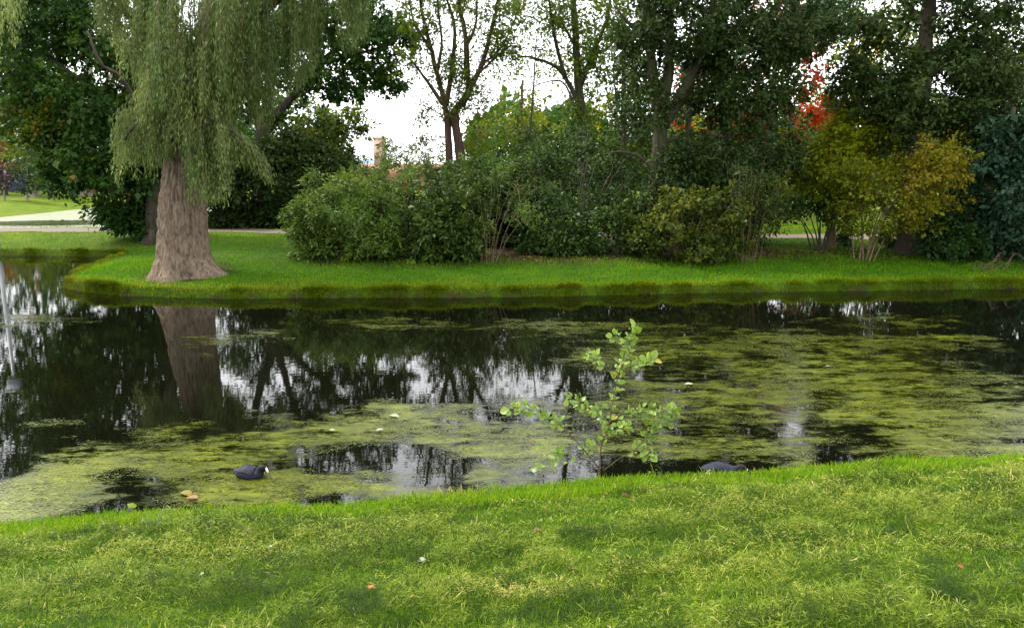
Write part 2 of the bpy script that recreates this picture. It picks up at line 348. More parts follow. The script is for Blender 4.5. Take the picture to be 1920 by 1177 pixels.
def algae(x, y):
    v = np.zeros_like(x)
    wx = x + (fbm(x * .9, y * 1.2, 0, 41, 4) - .5) * 2.2; wy = y + (fbm(x * .9, y * 1.2, 3, 42, 4) - .5) * 1.7
    for lst, sg in ((patches, 1), (holes, -1)):
        for (px, py, rx, ry, s) in lst:
            c = PZ(px, py); t = PZ(px, py - ry); bt = PZ(px, py + ry)
            rxw = rx * c[1] / FPX * 1.02; ryw = (t[1] - bt[1]) / 2; cy = (t[1] + bt[1]) / 2
            q = ((wx - c[0]) / rxw) ** 2 + ((wy - cy) / ryw) ** 2
            f = s * sstep(1.9, .1, q) * (1 if sg > 0 else .5)
            v = np.maximum(v, f) if sg > 0 else v - f * (v > 0)
    return np.clip(v, -.2, 1)
wx_, wy_ = np.meshgrid(grid_axis([(-32, -14, .8), (-14, 14, .17), (14, 32, .8)]), grid_axis([(3.5, 20, .17), (20, 29, .6)]))
nx, ny = wx_.shape[1], wx_.shape[0]
wxf, wyf = wx_.ravel(), wy_.ravel(); av = algae(wxf, wyf)
ii = np.arange(ny - 1)[:, None] * nx + np.arange(nx - 1)[None, :]
obj('pond_water', mesh_of('pond_water', np.column_stack([wxf, wyf, np.zeros_like(wxf)]), np.stack([ii, ii + 1, ii + nx + 1, ii + nx], -1).reshape(-1, 4), True, {'algae': ('POINT', np.where(av > .02, av * .46 + .06, -.35))}), M['water'], kind='structure')
wx_, wy_ = np.meshgrid(np.arange(-60, 6, .5), np.arange(31.3, 66, .5)); nx, ny = wx_.shape[1], wx_.shape[0]
ii = np.arange(ny - 1)[:, None] * nx + np.arange(nx - 1)[None, :]
xx, yy = wx_.ravel(), wy_.ravel()
c1 = PZ(95, 418); av2 = .75 - .6 * sstep(1.3, .3, ((xx - c1[0]) / 4.5) ** 2 + ((yy - c1[1]) / 2.4) ** 2) - .25 * (fbm(xx * .5, yy * .5, 0, 4) - .3)
obj('pond_channel_water', mesh_of('channel', np.column_stack([xx, yy, np.zeros_like(xx)]), np.stack([ii, ii + 1, ii + nx + 1, ii + nx], -1).reshape(-1, 4), True, {'algae': ('POINT', av2)}), M['water_far'], kind='structure')

def leaf_quads(C, N, D, ln, wd, fold=.12, mid=.45):
    """one folded rhombic leaf per row: C base point, N normal, D direction"""
    D = unit(D); Bn = unit(np.cross(D, N)); Nn = np.cross(Bn, D)
    ln = np.broadcast_to(ln, (len(C),))[:, None]; wd = np.broadcast_to(wd, (len(C),))[:, None]
    V = np.stack([C, C + D * ln * mid + Bn * wd * .5 + Nn * ln * fold, C + D * ln, C + D * ln * mid - Bn * wd * .5 + Nn * ln * fold], 1)
    F = np.arange(len(C) * 4).reshape(-1, 4)
    return V.reshape(-1, 3), F
rng = np.random.default_rng(77)
n = 1500000
fy = rng.uniform(5.5, 18.2, n); fx = rng.uniform(-1, 1, n) * (fy * .70 + .5)
keep = rng.uniform(0, 1, n) < np.clip(fy / 17, .4, 1); fx, fy = fx[keep], fy[keep]
d = sdist(POND, fx, fy)
den = algae(fx, fy)
brk = fbm(fx * 1.6, fy * 3.2, 0, 51, 5); brk2 = fbm(fx * 7, fy * 13, 0, 61, 3)
pr = .8 * sstep(.66, 1.0, den * .55 + (brk - .5) * 1.4 + .42 + (brk2 - .5) * .75) * sstep(.02, .22, den)
keep = (rng.uniform(0, 1, len(fx)) < pr) & (d < -.03)
fx, fy = fx[keep], fy[keep]; m = len(fx); den = den[keep]
C = np.column_stack([fx, fy, rng.uniform(.003, .007, m)])
N = unit(np.column_stack([rng.normal(0, .05, m), rng.normal(0, .05, m), np.ones(m)]))
an = rng.normal(0, .7, m) + np.where(rng.random(m) < .5, 0, math.pi); D = np.column_stack([np.cos(an), np.sin(an), np.zeros(m)])
sz = rng.lognormal(math.log(.0115), .4, m) * np.clip(fy / 11, .75, 1.3)
V, F = leaf_quads(C, N, D, sz * 1.7, sz, .0, .5)
V[:, 2] = np.maximum(V[:, 2], .0025)
tint = np.clip(-.02 + .62 * den * fbm(fx * 1.3, fy * 2.0, 0, 71) * 1.3 + .5 * (brk2[keep] - .5) + rng.normal(0, .15, m) + .25 * (fbm(fx * .6, fy * .9, 0, 81) - .5), 0, 1)
tag(obj('floating_algae', mesh_of('algae', V, F, False, {'tint': ('FACE', tint)}), L['algae']), 'yellow green algae scum floating in broken mats on the dark pond', 'algae', kind='stuff')

# ------------------------------------------------------------------ trees and shrubs
def polyline_px(pts, Y0):
    """(px,py[,dY]) list at depth Y0 -> world points"""
    return np.array([P(p[0], p[1], Y0 + (p[2] if len(p) > 2 else 0)) for p in pts])
def build_plant(name, label, cat, Y, base_px, limbs, blobs, leaf, bark, seed, leaf_len=.11, leaf_w=.065, cl_r=.5, per=110, group=None, twig=.03,
                shell=2.0, tint0=.45, stem_parts=False, crown_name='crown', k=7, up=.7, droop=.35, trunk_name='trunk', dens=1.):
    """limbs: [(pixel polyline, r0, r1 metres)], first one starts at the ground; blobs: (px,py,dY,rx,ry,rdepth_m,n clusters[,tint shift])"""
    rng = np.random.default_rng(seed)
    base = P(*base_px, Y); base[2] = hz(base[0], base[1])
    root = thing(name, label, cat, tuple(base), 0, group)
    mb = MB(); nodes = []; nrad = []
    parts = []
    for i, (pl, r0, r1) in enumerate(limbs):
        pts = polyline_px(pl, Y)
        if stem_parts or i == 0 or pl[0][1] >= base_px[1] - 3: pts[0, 2] = min(pts[0, 2], hz(pts[0, 0], pts[0, 1])) - .12
        n = max(8, len(pl) * 5); q = spline(pts, n)
        L_ = np.linalg.norm(q[-1] - q[0])
        j = rng.normal(0, .006 * L_ if L_ < 3 else .02, q.shape); j[0] = 0
        q = q + j * np.linspace(0, 1, n)[:, None]
        t = np.linspace(0, 1, n); rad = r0 + (r1 - r0) * t ** .8
        if i == 0 and not stem_parts: rad = rad * (1 + .55 * np.exp(-t * 14))
        rad = rad * (1 + .06 * rng.normal(0, 1, n))
        if stem_parts:
            m1 = MB(); m1.tube(q, rad, 6); parts.append(m1)
        else: mb.tube(q, rad, 10 if i == 0 else k)
        nodes.append(q[n // 4:]); nrad.append(rad[n // 4:])
    nodes = np.concatenate(nodes); nrad = np.concatenate(nrad)
    cl = []; ct = []; cen = []
    s = mpp(Y)
    for bl in blobs:
        px, py, dY, rx, ry, rd, nc = bl[:7]; ts = bl[7] if len(bl) > 7 else 0
        c = P(px, py, Y + dY); s = mpp(Y + dY); nc = max(1, int(nc * dens * 1.25))
        u = unit(rng.normal(0, 1, (nc, 3))) * rng.uniform(0, 1, (nc, 1)) ** (1 / (shell + 1))
        cl.append(c + u * np.array([rx * s, rd, ry * s])); ct.append(np.full(nc, ts)); cen.append(np.repeat(c[None], nc, 0))
    cl = np.concatenate(cl); ct = np.concatenate(ct); cen = np.concatenate(cen)
    nv = vnoise(cl[:, 0] / (cl_r * 2.2), cl[:, 1] / (cl_r * 2.2), cl[:, 2] / (cl_r * 2.2), seed)
    kp = nv > .27; cl, ct, cen, nv = cl[kp], ct[kp], cen[kp], nv[kp]; ct = ct + (nv - .55) * .45
    g = height(cl[:, 0], cl[:, 1]); cl[:, 2] = np.maximum(cl[:, 2], g + .18)
    d0 = np.min(np.linalg.norm(cl[:, None] - nodes[None, ::3], axis=2), axis=1)
    o = np.argsort(d0); cl, ct, cen = cl[o], ct[o], cen[o]
    tw = MB()
    for c in cl:
        dd = np.linalg.norm(nodes - c, axis=1) + np.maximum(0, nodes[:, 2] - c[2]) * .5
        kx = int(np.argmin(dd)); a = nodes[kx]; L_ = np.linalg.norm(c - a)
        if L_ < .15: continue
        mid = (a + c) / 2 + rng.normal(0, .07, 3) * L_ + np.array([0, 0, .10 * L_])
        q = spline(np.array([a, mid, c]), 6); r0 = min(twig * (0.6 + .25 * L_), nrad[kx] * .8); r0 = max(r0, .006)
        (tw if stem_parts else mb).tube(q, np.linspace(r0, .005, 6), 4, False)
        nodes = np.vstack([nodes, q[1:]]); nrad = np.concatenate([nrad, np.linspace(r0, .006, 6)[1:]])
    bm = M[bark]
    if stem_parts:
        for m1 in parts: obj('stem', m1.mesh('stem', True, base), bm, root)
        if tw.n: obj('twigs', tw.mesh('twigs', True, base), bm, root, kind='stuff')
    else: obj(trunk_name, mb.mesh('trunk', True, base), bm, root)
    # leaves
    nl = rng.poisson(per * .87, len(cl)); idx = np.repeat(np.arange(len(cl)), nl); m = len(idx)
    crs = cl_r * rng.uniform(.65, 1.25, len(cl))[idx, None]
    off = rng.normal(0, .52, (m, 3)) * crs * np.array([1, 1, .72])
    sd = unit(unit(cl - cen) * .8 + rng.normal(0, .45, cl.shape) + np.array([0, 0, .22 - droop * .4])); sl = cl_r * rng.uniform(.9, 2.3, len(cl))
    spr = rng.random(m) < .62; tt = rng.random(m) ** .8
    off = np.where(spr[:, None], sd[idx] * ((tt - .35) * sl[idx])[:, None] + rng.normal(0, 1, (m, 3)) * (cl_r * .24 * (1.15 - .7 * tt))[:, None], off)
    C = cl[idx] + off
    gd_ = height(C[:, 0], C[:, 1], noise=False); C[:, 2] = np.maximum(C[:, 2], gd_ + rng.uniform(.06, .25, m))
    outw = unit(C - cen[idx] + np.array([0, 0, .3]))
    N = unit(np.array([0, 0, 1.]) * up + outw * .55 + rng.normal(0, .55, (m, 3)))
    D = unit(off + rng.normal(0, .35, (m, 3)) * cl_r + np.array([0, 0, -droop * cl_r]))
    sc = rng.lognormal(.02, .28, m)
    V, F = leaf_quads(C, N, D, leaf_len * sc, leaf_w * sc)
    tint = np.clip(tint0 + ct[idx] + rng.normal(0, .11, len(cl))[idx] + rng.normal(0, .16, m), 0, 1)
    obj(crown_name, mesh_of('crown', V - base, F, False, {'tint': ('FACE', tint)}), L[leaf], root, kind='stuff')
    return root

# --- weeping willow
def willow():
    rng = np.random.default_rng(5); Y = 19.3
    base = P(345, 503, Y); base[2] = hz(base[0], base[1])
    root = thing('willow_tree', 'weeping willow with thick furrowed trunk at the tip of the grassy bank', 'tree', tuple(base))
    s = mpp(Y) * 1.02
    cpts = polyline_px([(349, 512), (346, 497), (344, 470), (343, 430), (343, 380), (345, 330), (350, 260), (368, 170), (395, 80), (410, 0), (420, -90), (428, -180)], Y)
    cpts[0, 2] = base[2] - .25
    n = 230; q = spline(cpts, n); zs = q[:, 2] - base[2]
    r = np.interp(zs, [-.3, .0, .15, .4, .8, 1.3, 2.0, 2.6, 3.4, 4.5, 6, 7.5], np.array([66, 56, 50, 45, 41.5, 40, 38, 34, 30, 26, 22, 17]) * s)
    kk = 180; a = np.arange(kk) / kk * 2 * math.pi
    AA, ZZ = np.meshgrid(a, zs)
    fl = np.exp(-np.clip(ZZ, 0, 9) / .34)
    lobes = .15 * np.cos(AA * 3 + .6) + .15 * np.cos(AA * 5 + 2.1) + .07 * np.cos(AA * 8 + 1.)
    tw = AA + ZZ * .07 + .25 * (fbm(ZZ * 1.2, AA * 0 + 3, 0, 90) - .5)
    cx, cy = np.cos(tw), np.sin(tw)
    wv = AA * 19 + 7 * (fbm(cx * 2.2, cy * 2.2, ZZ * 1.1, 17, 3) - .5) + 3.2 * (vnoise(cx * 6, cy * 6, ZZ * 2.6, 18) - .5)
    f0 = np.abs(np.sin(wv)) ** .7 * (.45 + .55 * sstep(.25, .6, vnoise(cx * 9, cy * 9, ZZ * 4.5, 19)))
    f1 = vnoise(cx * 7, cy * 7, ZZ * .9, 11); f2 = vnoise(cx * 14, cy * 14, ZZ * 2.0, 12); f3 = fbm(cx * 26, cy * 26, ZZ * 6, 13, 2)
    ridge = f0 * .055 + (1 - np.abs(2 * f1 - 1)) * .03 + (1 - np.abs(2 * f2 - 1)) * .035 + f3 * .035 - .09
    big = (vnoise(cx * 1.5, cy * 1.5, ZZ * .5, 14) - .5) * .10
    RR = r[:, None] * (1 + lobes * fl) + ridge + big * r[:, None]
    V = np.stack([q[:, 0:1] + RR * np.cos(AA), q[:, 1:2] + RR * np.sin(AA), np.repeat(q[:, 2:3], kk, 1)], -1).reshape(-1, 3)
    # the buttress on the right flank reaches out over the ground
    zz = V[:, 2] - base[2]; dx = V[:, 0] - base[0]
    V[:, 0] += np.where(dx > 0, dx * .22 * np.exp(-np.clip(zz, 0, 9) / .22), dx * .02 * np.exp(-np.clip(zz, 0, 9) / .2))
    i = np.arange(n - 1)[:, None] * kk; j = np.arange(kk)[None, :]
    F = np.stack([i + j, i + (j + 1) % kk, i + kk + (j + 1) % kk, i + kk + j], -1).reshape(-1, 4)
    obj('trunk', mesh_of('willow_trunk', V - base, F, True), M['bark_willow'], root)
    limbs = [([(350, 265), (336, 190, -.3), (322, 90, -.5), (312, 0, -.6), (300, -110, -.6)], .33, .16), ([(398, 80), (450, 40, -.2), (500, 8, -.3), (570, -50, -.4), (650, -100, -.4)], .26, .09),
             ([(360, 200), (310, 120, .6), (250, 40, .8), (190, -40, .8)], .2, .08), ([(350, 300), (335, 250, -.7), (300, 225, -1.1), (255, 235, -1.3), (232, 262, -1.3)], .12, .03),
             ([(352, 290), (372, 240, -.9), (420, 235, -1.2), (470, 275, -1.3), (508, 325, -1.3)], .10, .02), ([(412, 10), (470, -60, .8), (560, -120, 1.2), (640, -140, 1.4)], .2, .08),
             ([(345, 300), (352, 262, -.9), (368, 258, -1.25), (385, 290, -1.35)], .09, .02), ([(312, 40, -.5), (260, -40, -.9), (215, -90, -1)], .14, .05)]
    nodes = []
    for pl, r0, r1 in limbs:
        mb = MB(); nq = 26; pts = spline(polyline_px(pl, Y), nq); pts[3:] += rng.normal(0, .015, pts[3:].shape)
        mb.tube(pts, np.linspace(r0, r1, nq), 9); obj('limb', mb.mesh('limb', True, base), M['bark_dark'], root); nodes.append(pts)
    nodes = np.concatenate(nodes + [q[92:]])
    VV, FF, TT = [], [], []; nv = 0; tw_m = MB()
    bx = [150, 200, 235, 262, 300, 345, 360, 395, 425, 440, 470, 500, 540, 580, 640, 690, 720]
    def strand(x0, y0, x1, y1, dY, tshift):
        nonlocal nv
        a = P(x0, y0, Y + dY); b = P(x1, y1, Y + dY * 1.08)
        Ln = np.linalg.norm(b - a)
        m1 = a * .45 + b * .55 + np.array([(b[0] - a[0]) * .22 + rng.normal(0, .05), rng.normal(0, .06), .05 * Ln])
        nl = int(Ln / .021); t = np.sort(rng.uniform(0.02, 1, nl)); 
        p = (1 - t)[:, None] ** 2 * a + (2 * t * (1 - t))[:, None] * m1 + (t ** 2)[:, None] * b
        T = unit(2 * (1 - t)[:, None] * (m1 - a) + 2 * t[:, None] * (b - m1))
        spread_ = .045 + .05 * np.sin(t * 3.1)[:, None]
        p = p + rng.normal(0, 1, (nl, 3)) * spread_ * .8
        ang = rng.uniform(0, 2 * math.pi, nl); h = np.stack([np.cos(ang), np.sin(ang), np.zeros(nl)], -1)
        D = unit(T * .75 + h * .55 + np.array([0, 0, -.45])); N = unit(np.cross(D, np.stack([-h[:, 1], h[:, 0], h[:, 0] * 0], -1)) + rng.normal(0, .5, (nl, 3)))
        V, F = leaf_quads(p, N, D, rng.uniform(.08, .15, nl), rng.uniform(.018, .030, nl), .05, .4)
        VV.append(V); FF.append(F + nv); nv += len(V)
        TT.append(np.clip(.5 + tshift + rng.normal(0, .15, nl) + .10 * t, 0, 1))
        tt = np.linspace(0, 1, 7); c = (1 - tt)[:, None] ** 2 * a + (2 * tt * (1 - tt))[:, None] * m1 + (tt ** 2)[:, None] * b
        tw_m.tube(c, np.linspace(.005, .002, 7), 3, False)
    def curtain(n, xr, ytop, ylow_x, ylow_y, dYr, spread=30, vary=90, lean=0, ts=0):
        nb = max(4, n // 8)
        for b_ in range(nb):                       # strands hang in bundles, each from one side branch
            xb = rng.uniform(*xr); yb = np.interp(xb, ylow_x, ylow_y) - rng.exponential(vary); dyb = rng.uniform(*dYr); tb = rng.normal(0, .13); y0b = rng.uniform(*ytop); x0b = rng.normal(0, spread)
            for _ in range(max(1, rng.poisson(8.6))):
                x1 = xb + rng.normal(0, 5.5); yl = yb - rng.exponential(26); y0 = y0b + rng.normal(0, 14)
                if yl < y0 + 40: yl = y0 + 40 + rng.uniform(0, 60)
                strand(x1 + x0b + rng.normal(0, 4) - lean * (x1 - 350) * .25, y0, x1, yl, dyb + rng.normal(0, .12), ts + tb)
    curtain(230, (248, 452), (-170, 120), [248, 300, 345, 400, 452], [215, 270, 285, 265, 215], (-1.5, 1.3), 22, 55)
    curtain(150, (262, 440), (60, 190), [262, 300, 345, 400, 440], [250, 285, 290, 290, 250], (-1.7, -.6), 16, 30, .5, .12)
    curtain(170, (275, 430), (-60, 90), [275, 330, 380, 430], [200, 240, 240, 200], (-1.9, -.9), 12, 40, .2, .02)
    curtain(170, (218, 318), (170, 235), [218, 250, 290, 318], [300, 312, 310, 300], (-1.5, .6), 12, 22, .9, .08)
    curtain(150, (345, 432), (215, 275), [345, 365, 385, 405, 432], [330, 385, 410, 380, 330], (-1.7, -1.0), 9, 30, .5, .0)
    for _ in range(90):
        t = rng.uniform(0, 1); p = spline(np.array([(400, 262), (440, 262), (475, 288), (512, 338)]), 20)[int(t * 19)]
        strand(p[0] - 12, p[1] - 22, p[0] + rng.normal(4, 6), p[1] + rng.uniform(8, 70) * (1 - .75 * t), rng.uniform(-1.5, -1.0), .1)
    curtain(330, (440, 695), (-190, -10), [440, 470, 500, 540, 580, 640, 680, 695], [205, 235, 250, 185, 165, 140, 85, 50], (-1.2, 1.6), 24, 52, .1, -.05)
    curtain(70, (172, 262), (-150, 0), [172, 220, 262], [60, 130, 210], (-.8, 1.2), 18, 50, .2, .05)
    curtain(40, (-30, 45), (-160, -40), [-30, 45], [170, 60], (-1.2, .6), 14, 60, .1, .2)
    V = np.concatenate(VV); F = np.concatenate(FF)
    obj('twigs', tw_m.mesh('twigs', True, base), M['twig'], root, kind='stuff')
    obj('crown', mesh_of('willow_crown', V - base, F, False, {'tint': ('FACE', np.concatenate(TT))}), L['willow'], root, kind='stuff')
willow()

# --- large trees behind the shrubs
build_plant('maple_tree', 'spreading dark green maple with drooping boughs behind the willow, over the duckweed channel', 'tree', 27, (290, 437),
    [([(292, 437), (288, 330), (275, 200), (262, 80), (255, -20)], .33, .12), ([(280, 260), (220, 200), (150, 150), (80, 100), (20, 80)], .14, .03), ([(285, 300), (230, 290), (170, 290), (120, 310)], .11, .03),
     ([(270, 130), (190, 80), (120, 30), (60, 0)], .12, .03), ([(286, 330), (250, 370), (215, 395)], .08, .02), ([(283, 240, -1), (230, 150, -2), (190, 120, -2.5), (165, 60, -2.5)], .1, .03)],
    [(60, 40, 0, 95, 60, 2.2, 44), (180, 60, 0, 90, 70, 2.0, 42), (60, 130, .5, 90, 55, 2, 38, .08), (170, 200, 0, 100, 60, 1.8, 48), (250, 250, 0, 70, 80, 1.5, 38), (130, 280, -.5, 75, 42, 1.4, 34, .1),
     (190, 320, -.5, 70, 34, 1.4, 26), (128, 350, -.5, 26, 30, .6, 10, -.1), (270, 340, 0, 60, 55, 1.5, 26, -.1), (240, 398, .5, 55, 24, 1.0, 26, -.15), (265, 418, .8, 60, 18, .8, 22, -.2), (30, 205, 0, 55, 35, 1.2, 16, .1), (270, 150, 1, 60, 80, 1.5, 24), (110, 235, -.6, 45, 26, .9, 12, .45), (300, 412, .5, 50, 18, .8, 12, -.2), (60, -50, 0, 90, 50, 2, 30), (180, -60, 0, 90, 50, 2, 30)],
    'maple', 'bark_dark', 11, .15, .10, .52, 105, twig=.03)
build_plant('broad_maple_tree', 'large dark maple with low forking trunk beside the willow, crown reaching into the open sky', 'tree', 33.2, (488, 432),
    [([(488, 432), (489, 340), (490, 262), (484, 215), (455, 150), (430, 70), (420, -40)], .36, .12), ([(489, 262), (520, 212), (565, 165), (610, 110), (660, 60), (700, 10)], .24, .06),
     ([(492, 240), (505, 150), (520, 60), (530, -40)], .2, .08), ([(560, 168), (610, 165), (660, 165), (710, 160)], .1, .02), ([(600, 120), (660, 105), (710, 90), (755, 80)], .1, .02), ([(478, 200), (440, 215), (410, 225)], .09, .03)],
    [(470, 60, .5, 90, 70, 2.2, 40), (560, 50, .5, 90, 60, 2.2, 46), (650, 40, 0, 80, 55, 2, 40), (725, 55, 0, 48, 38, 1.5, 22), (600, 140, 0, 80, 45, 1.8, 36), (690, 110, 0, 50, 30, 1.2, 20), (715, 152, 0, 34, 14, .8, 12),
     (640, 170, 0, 45, 16, .8, 13), (440, 180, .5, 60, 60, 1.5, 24), (540, 220, 1, 55, 38, 1.2, 16), (600, -60, 0, 120, 45, 2.2, 34), (765, 70, 0, 18, 22, .5, 6)],
    'maple', 'bark_dark', 12, .15, .10, .5, 100)
build_plant('lime_tree', 'light yellow green tree standing behind the dark maple, edged against white sky', 'tree', 37, (590, 425),
    [([(590, 425), (592, 330), (600, 260), (610, 200)], .2, .06), ([(595, 300), (630, 260), (672, 230)], .08, .02), ([(595, 290), (640, 250), (682, 252)], .07, .02)],
    [(590, 240, 0, 55, 40, 1.8, 30), (630, 250, 0, 38, 34, 1.3, 18), (610, 300, 0, 55, 34, 1.6, 24, -.1), (655, 215, 0, 26, 18, .7, 8), (672, 238, 0, 16, 10, .5, 4), (560, 200, 0, 50, 30, 1.3, 14), (645, 290, 0, 26, 18, 1, 8, -.1)],
    'lime', 'bark_dark', 13, .15, .10, .5, 75)
build_plant('forked_tree', 'bare looking sparse tree with reddish forked stems standing against the white sky', 'tree', 31, (856, 445),
    [([(861, 445), (866, 350), (864, 300), (853, 224), (858, 204), (880, 168), (875, 133), (874, 76), (862, 15), (858, -60), (850, -150)], .25, .05),
     ([(845, 445), (843, 350), (842, 300), (839, 230), (834, 199), (819, 138), (808, 92), (793, 31), (784, -20), (770, -110)], .19, .045), ([(830, 196), (806, 160), (786, 133), (765, 107), (745, 90)], .09, .02),
     ([(879, 168), (903, 122), (923, 51), (933, 0), (945, -90)], .13, .03), ([(836, 199), (847, 130), (852, 51), (836, -10), (830, -120)], .12, .03), ([(883, 153), (908, 128), (949, 92), (968, 85)], .07, .015),
     ([(819, 138), (828, 80), (822, 20), (818, -60)], .08, .02), ([(806, 90), (780, 50), (768, 10), (755, -60)], .07, .02), ([(905, 120), (935, 95), (960, 50), (975, 10)], .06, .02), ([(874, 90), (892, 45), (895, -10), (905, -80)], .07, .02)],
    [(800, 20, 0, 50, 60, 1.2, 34), (860, 40, 0, 45, 90, 1.2, 40), (935, 40, 0, 50, 60, 1.2, 36), (850, 150, 0, 55, 45, .8, 18), (780, 110, 0, 34, 30, .6, 9), (935, 105, 0, 40, 26, .7, 12), (820, -90, 0, 80, 60, 1.5, 30), (920, -90, 0, 70, 60, 1.5, 26), (830, 205, 0, 32, 18, .6, 7, .1), (870, 130, 0, 45, 60, .8, 18), (800, 205, .5, 30, 18, .5, 4), (900, 190, .5, 40, 30, .5, 6), (800, 262, .5, 45, 18, .6, 5, .1), (905, 235, .8, 45, 30, .6, 9, .3), (880, 275, .5, 40, 16, .5, 5, .2)],
    'lime', 'bark_red', 14, .10, .055, .38, 40, twig=.016, tint0=.30, dens=2.4)
build_plant('sparse_ash_tree', 'thin crowned tree with mossy trunk and crooked side branches behind the thicket', 'tree', 33, (1098, 440),
    [([(1098, 440), (1096, 310), (1092, 220), (1086, 180), (1081, 100), (1074, 0), (1068, -120)], .33, .09), ([(1086, 195), (1060, 146), (1034, 120), (985, 106), (955, 100)], .13, .02), ([(1060, 146), (1042, 80), (1030, 0), (1025, -90)], .1, .03),
     ([(1086, 165), (1112, 100), (1140, 30), (1150, -60)], .14, .03), ([(1080, 90), (1050, 40), (1010, 15)], .07, .02), ([(1094, 250), (1060, 160), (1020, 155), (1000, 165)], .06, .015), ([(1110, 105), (1150, 80), (1180, 20)], .07, .02)],
    [(1070, 30, 0, 70, 55, 1.5, 26), (1120, 60, 0, 55, 60, 1.5, 24), (1020, 60, 0, 55, 45, 1.2, 14), (1000, 15, 0, 50, 40, 1.2, 12), (1110, 140, 0, 50, 40, 1.2, 16), (1160, 30, 0, 50, 60, 1.2, 18), (1080, 200, 0, 36, 50, .6, 12, -.1), (1160, 170, 0, 50, 50, 1, 16), (1080, -90, 0, 100, 70, 1.8, 28)],
    'lime', 'bark_moss', 15, .12, .07, .45, 50, twig=.02, tint0=.22, dens=1.6)
build_plant('dark_alder_tree', 'tall dark tree with forked mossy trunk rising out of the thicket', 'tree', 22.5, (1222, 486),
    [([(1216, 486), (1222, 420), (1232, 330), (1238, 240), (1232, 200), (1222, 130), (1212, 20), (1205, -100), (1200, -200)], .28, .08), ([(1236, 225), (1252, 150), (1256, 60), (1260, -60), (1265, -200)], .2, .07),
     ([(1242, 235), (1275, 185), (1310, 110), (1335, 20), (1350, -90)], .22, .06), ([(1232, 330), (1200, 295), (1165, 285), (1130, 290)], .06, .02), ([(1214, 70), (1180, 45), (1150, 10)], .08, .02), ([(1300, 130), (1370, 90), (1440, 60)], .1, .03), ([(1240, 270), (1300, 250), (1370, 260)], .08, .02)],
    [(1220, 40, .5, 70, 60, 1.5, 34), (1300, 50, 0, 80, 60, 1.6, 44), (1380, 80, 0, 80, 60, 1.6, 44), (1460, 60, .5, 80, 60, 1.6, 38), (1340, 170, .3, 65, 55, 1.3, 30), (1420, 190, .3, 75, 55, 1.4, 38), (1190, 120, .5, 40, 55, 1.2, 18), (1300, 330, .8, 60, 60, 1.0, 24), (1190, 235, 1.2, 45, 50, 1.0, 14),
     (1390, 300, .5, 80, 60, 1.3, 40), (1470, 270, .5, 50, 45, 1.2, 14), (1300, -70, 0, 150, 70, 2, 50), (1450, -60, 0, 100, 60, 2, 30), (1280, 280, -.3, 40, 30, .7, 9), (1225, 380, -.6, 40, 50, .4, 12), (1255, 300, -.5, 34, 30, .4, 7), (1225, 190, -.5, 40, 40, .4, 8), (1530, 70, .5, 40, 30, 1.2, 7)],
    'holly', 'bark_moss', 16, .105, .062, .42, 120, dens=1.0)
build_plant('grey_trunk_tree', 'dark crowned tree with straight grey trunk seen between the alder and the yellow bush', 'tree', 25.5, (1362, 470),
    [([(1362, 470), (1360, 330), (1358, 230), (1355, 100), (1352, -60)], .26, .1), ([(1358, 180), (1420, 120), (1490, 90), (1560, 70)], .1, .03), ([(1359, 250), (1420, 240), (1480, 250)], .08, .02)],
    [(1540, 40, 0, 60, 50, 1.5, 24), (1470, 100, 0, 50, 36, 1.5, 9), (1420, 0, 0, 120, 60, 2, 30), (1450, 330, 0, 70, 55, 1.4, 30), (1380, 380, 0, 60, 40, 1.2, 18), (1570, 0, 0, 60, 40, 1.4, 16)],
    'maple_dark', 'bark_moss', 17, .12, .07, .45, 105)
build_plant('dark_oak_tree', 'dark leafy tree with stout trunk behind the copper bush', 'tree', 22.3, (1712, 478),
    [([(1712, 478), (1712, 400), (1716, 300), (1726, 180), (1738, 60), (1745, -80), (1750, -200)], .40, .12), ([(1722, 220), (1680, 160), (1630, 120), (1590, 90)], .12, .03), ([(1730, 150), (1790, 110), (1850, 90), (1910, 60)], .13, .03), ([(1720, 250), (1770, 210), (1830, 200), (1890, 210)], .1, .03), ([(1738, 50), (1690, 0), (1650, -50)], .12, .03)],
    [(1640, 150, 0, 75, 55, 1.5, 40), (1740, 110, .3, 80, 60, 1.6, 42), (1840, 130, 0, 80, 60, 1.6, 44), (1700, 220, 0, 70, 42, 1.3, 30), (1790, 215, .2, 70, 40, 1.3, 28), (1650, 60, .3, 55, 40, 1.2, 18), (1740, 20, .3, 70, 50, 1.5, 28), (1890, 200, 0, 60, 55, 1.3, 26), (1840, 30, .3, 60, 34, 1.2, 16), (1910, 40, 0, 36, 60, 1.2, 16),
     (1760, -80, 0, 140, 55, 2.0, 36), (1600, 170, .3, 40, 30, 1.0, 8)],
    'holly', 'bark_dark', 18, .11, .068, .42, 115, tint0=.5)
build_plant('blue_green_tree', 'blue green bushy tree with drooping boughs at the end of the bank', 'tree', 21.3, (1890, 482),
    [([(1890, 482), (1892, 400), (1896, 300), (1900, 200)], .16, .05), ([(1894, 330), (1860, 300), (1825, 300)], .06, .02), ([(1893, 380), (1860, 370), (1830, 380)], .05, .02)],
    [(1880, 270, 0, 65, 55, 1.1, 34), (1890, 360, 0, 70, 55, 1.1, 36), (1850, 330, -.2, 40, 45, .8, 18), (1900, 440, 0, 60, 35, .9, 20, -.2), (1960, 330, 0, 60, 120, 1.2, 40), (1850, 420, 0, 40, 40, .8, 14, -.2)],
    'blue', 'bark_dark', 19, .13, .085, .34, 100, up=.5, droop=.8)
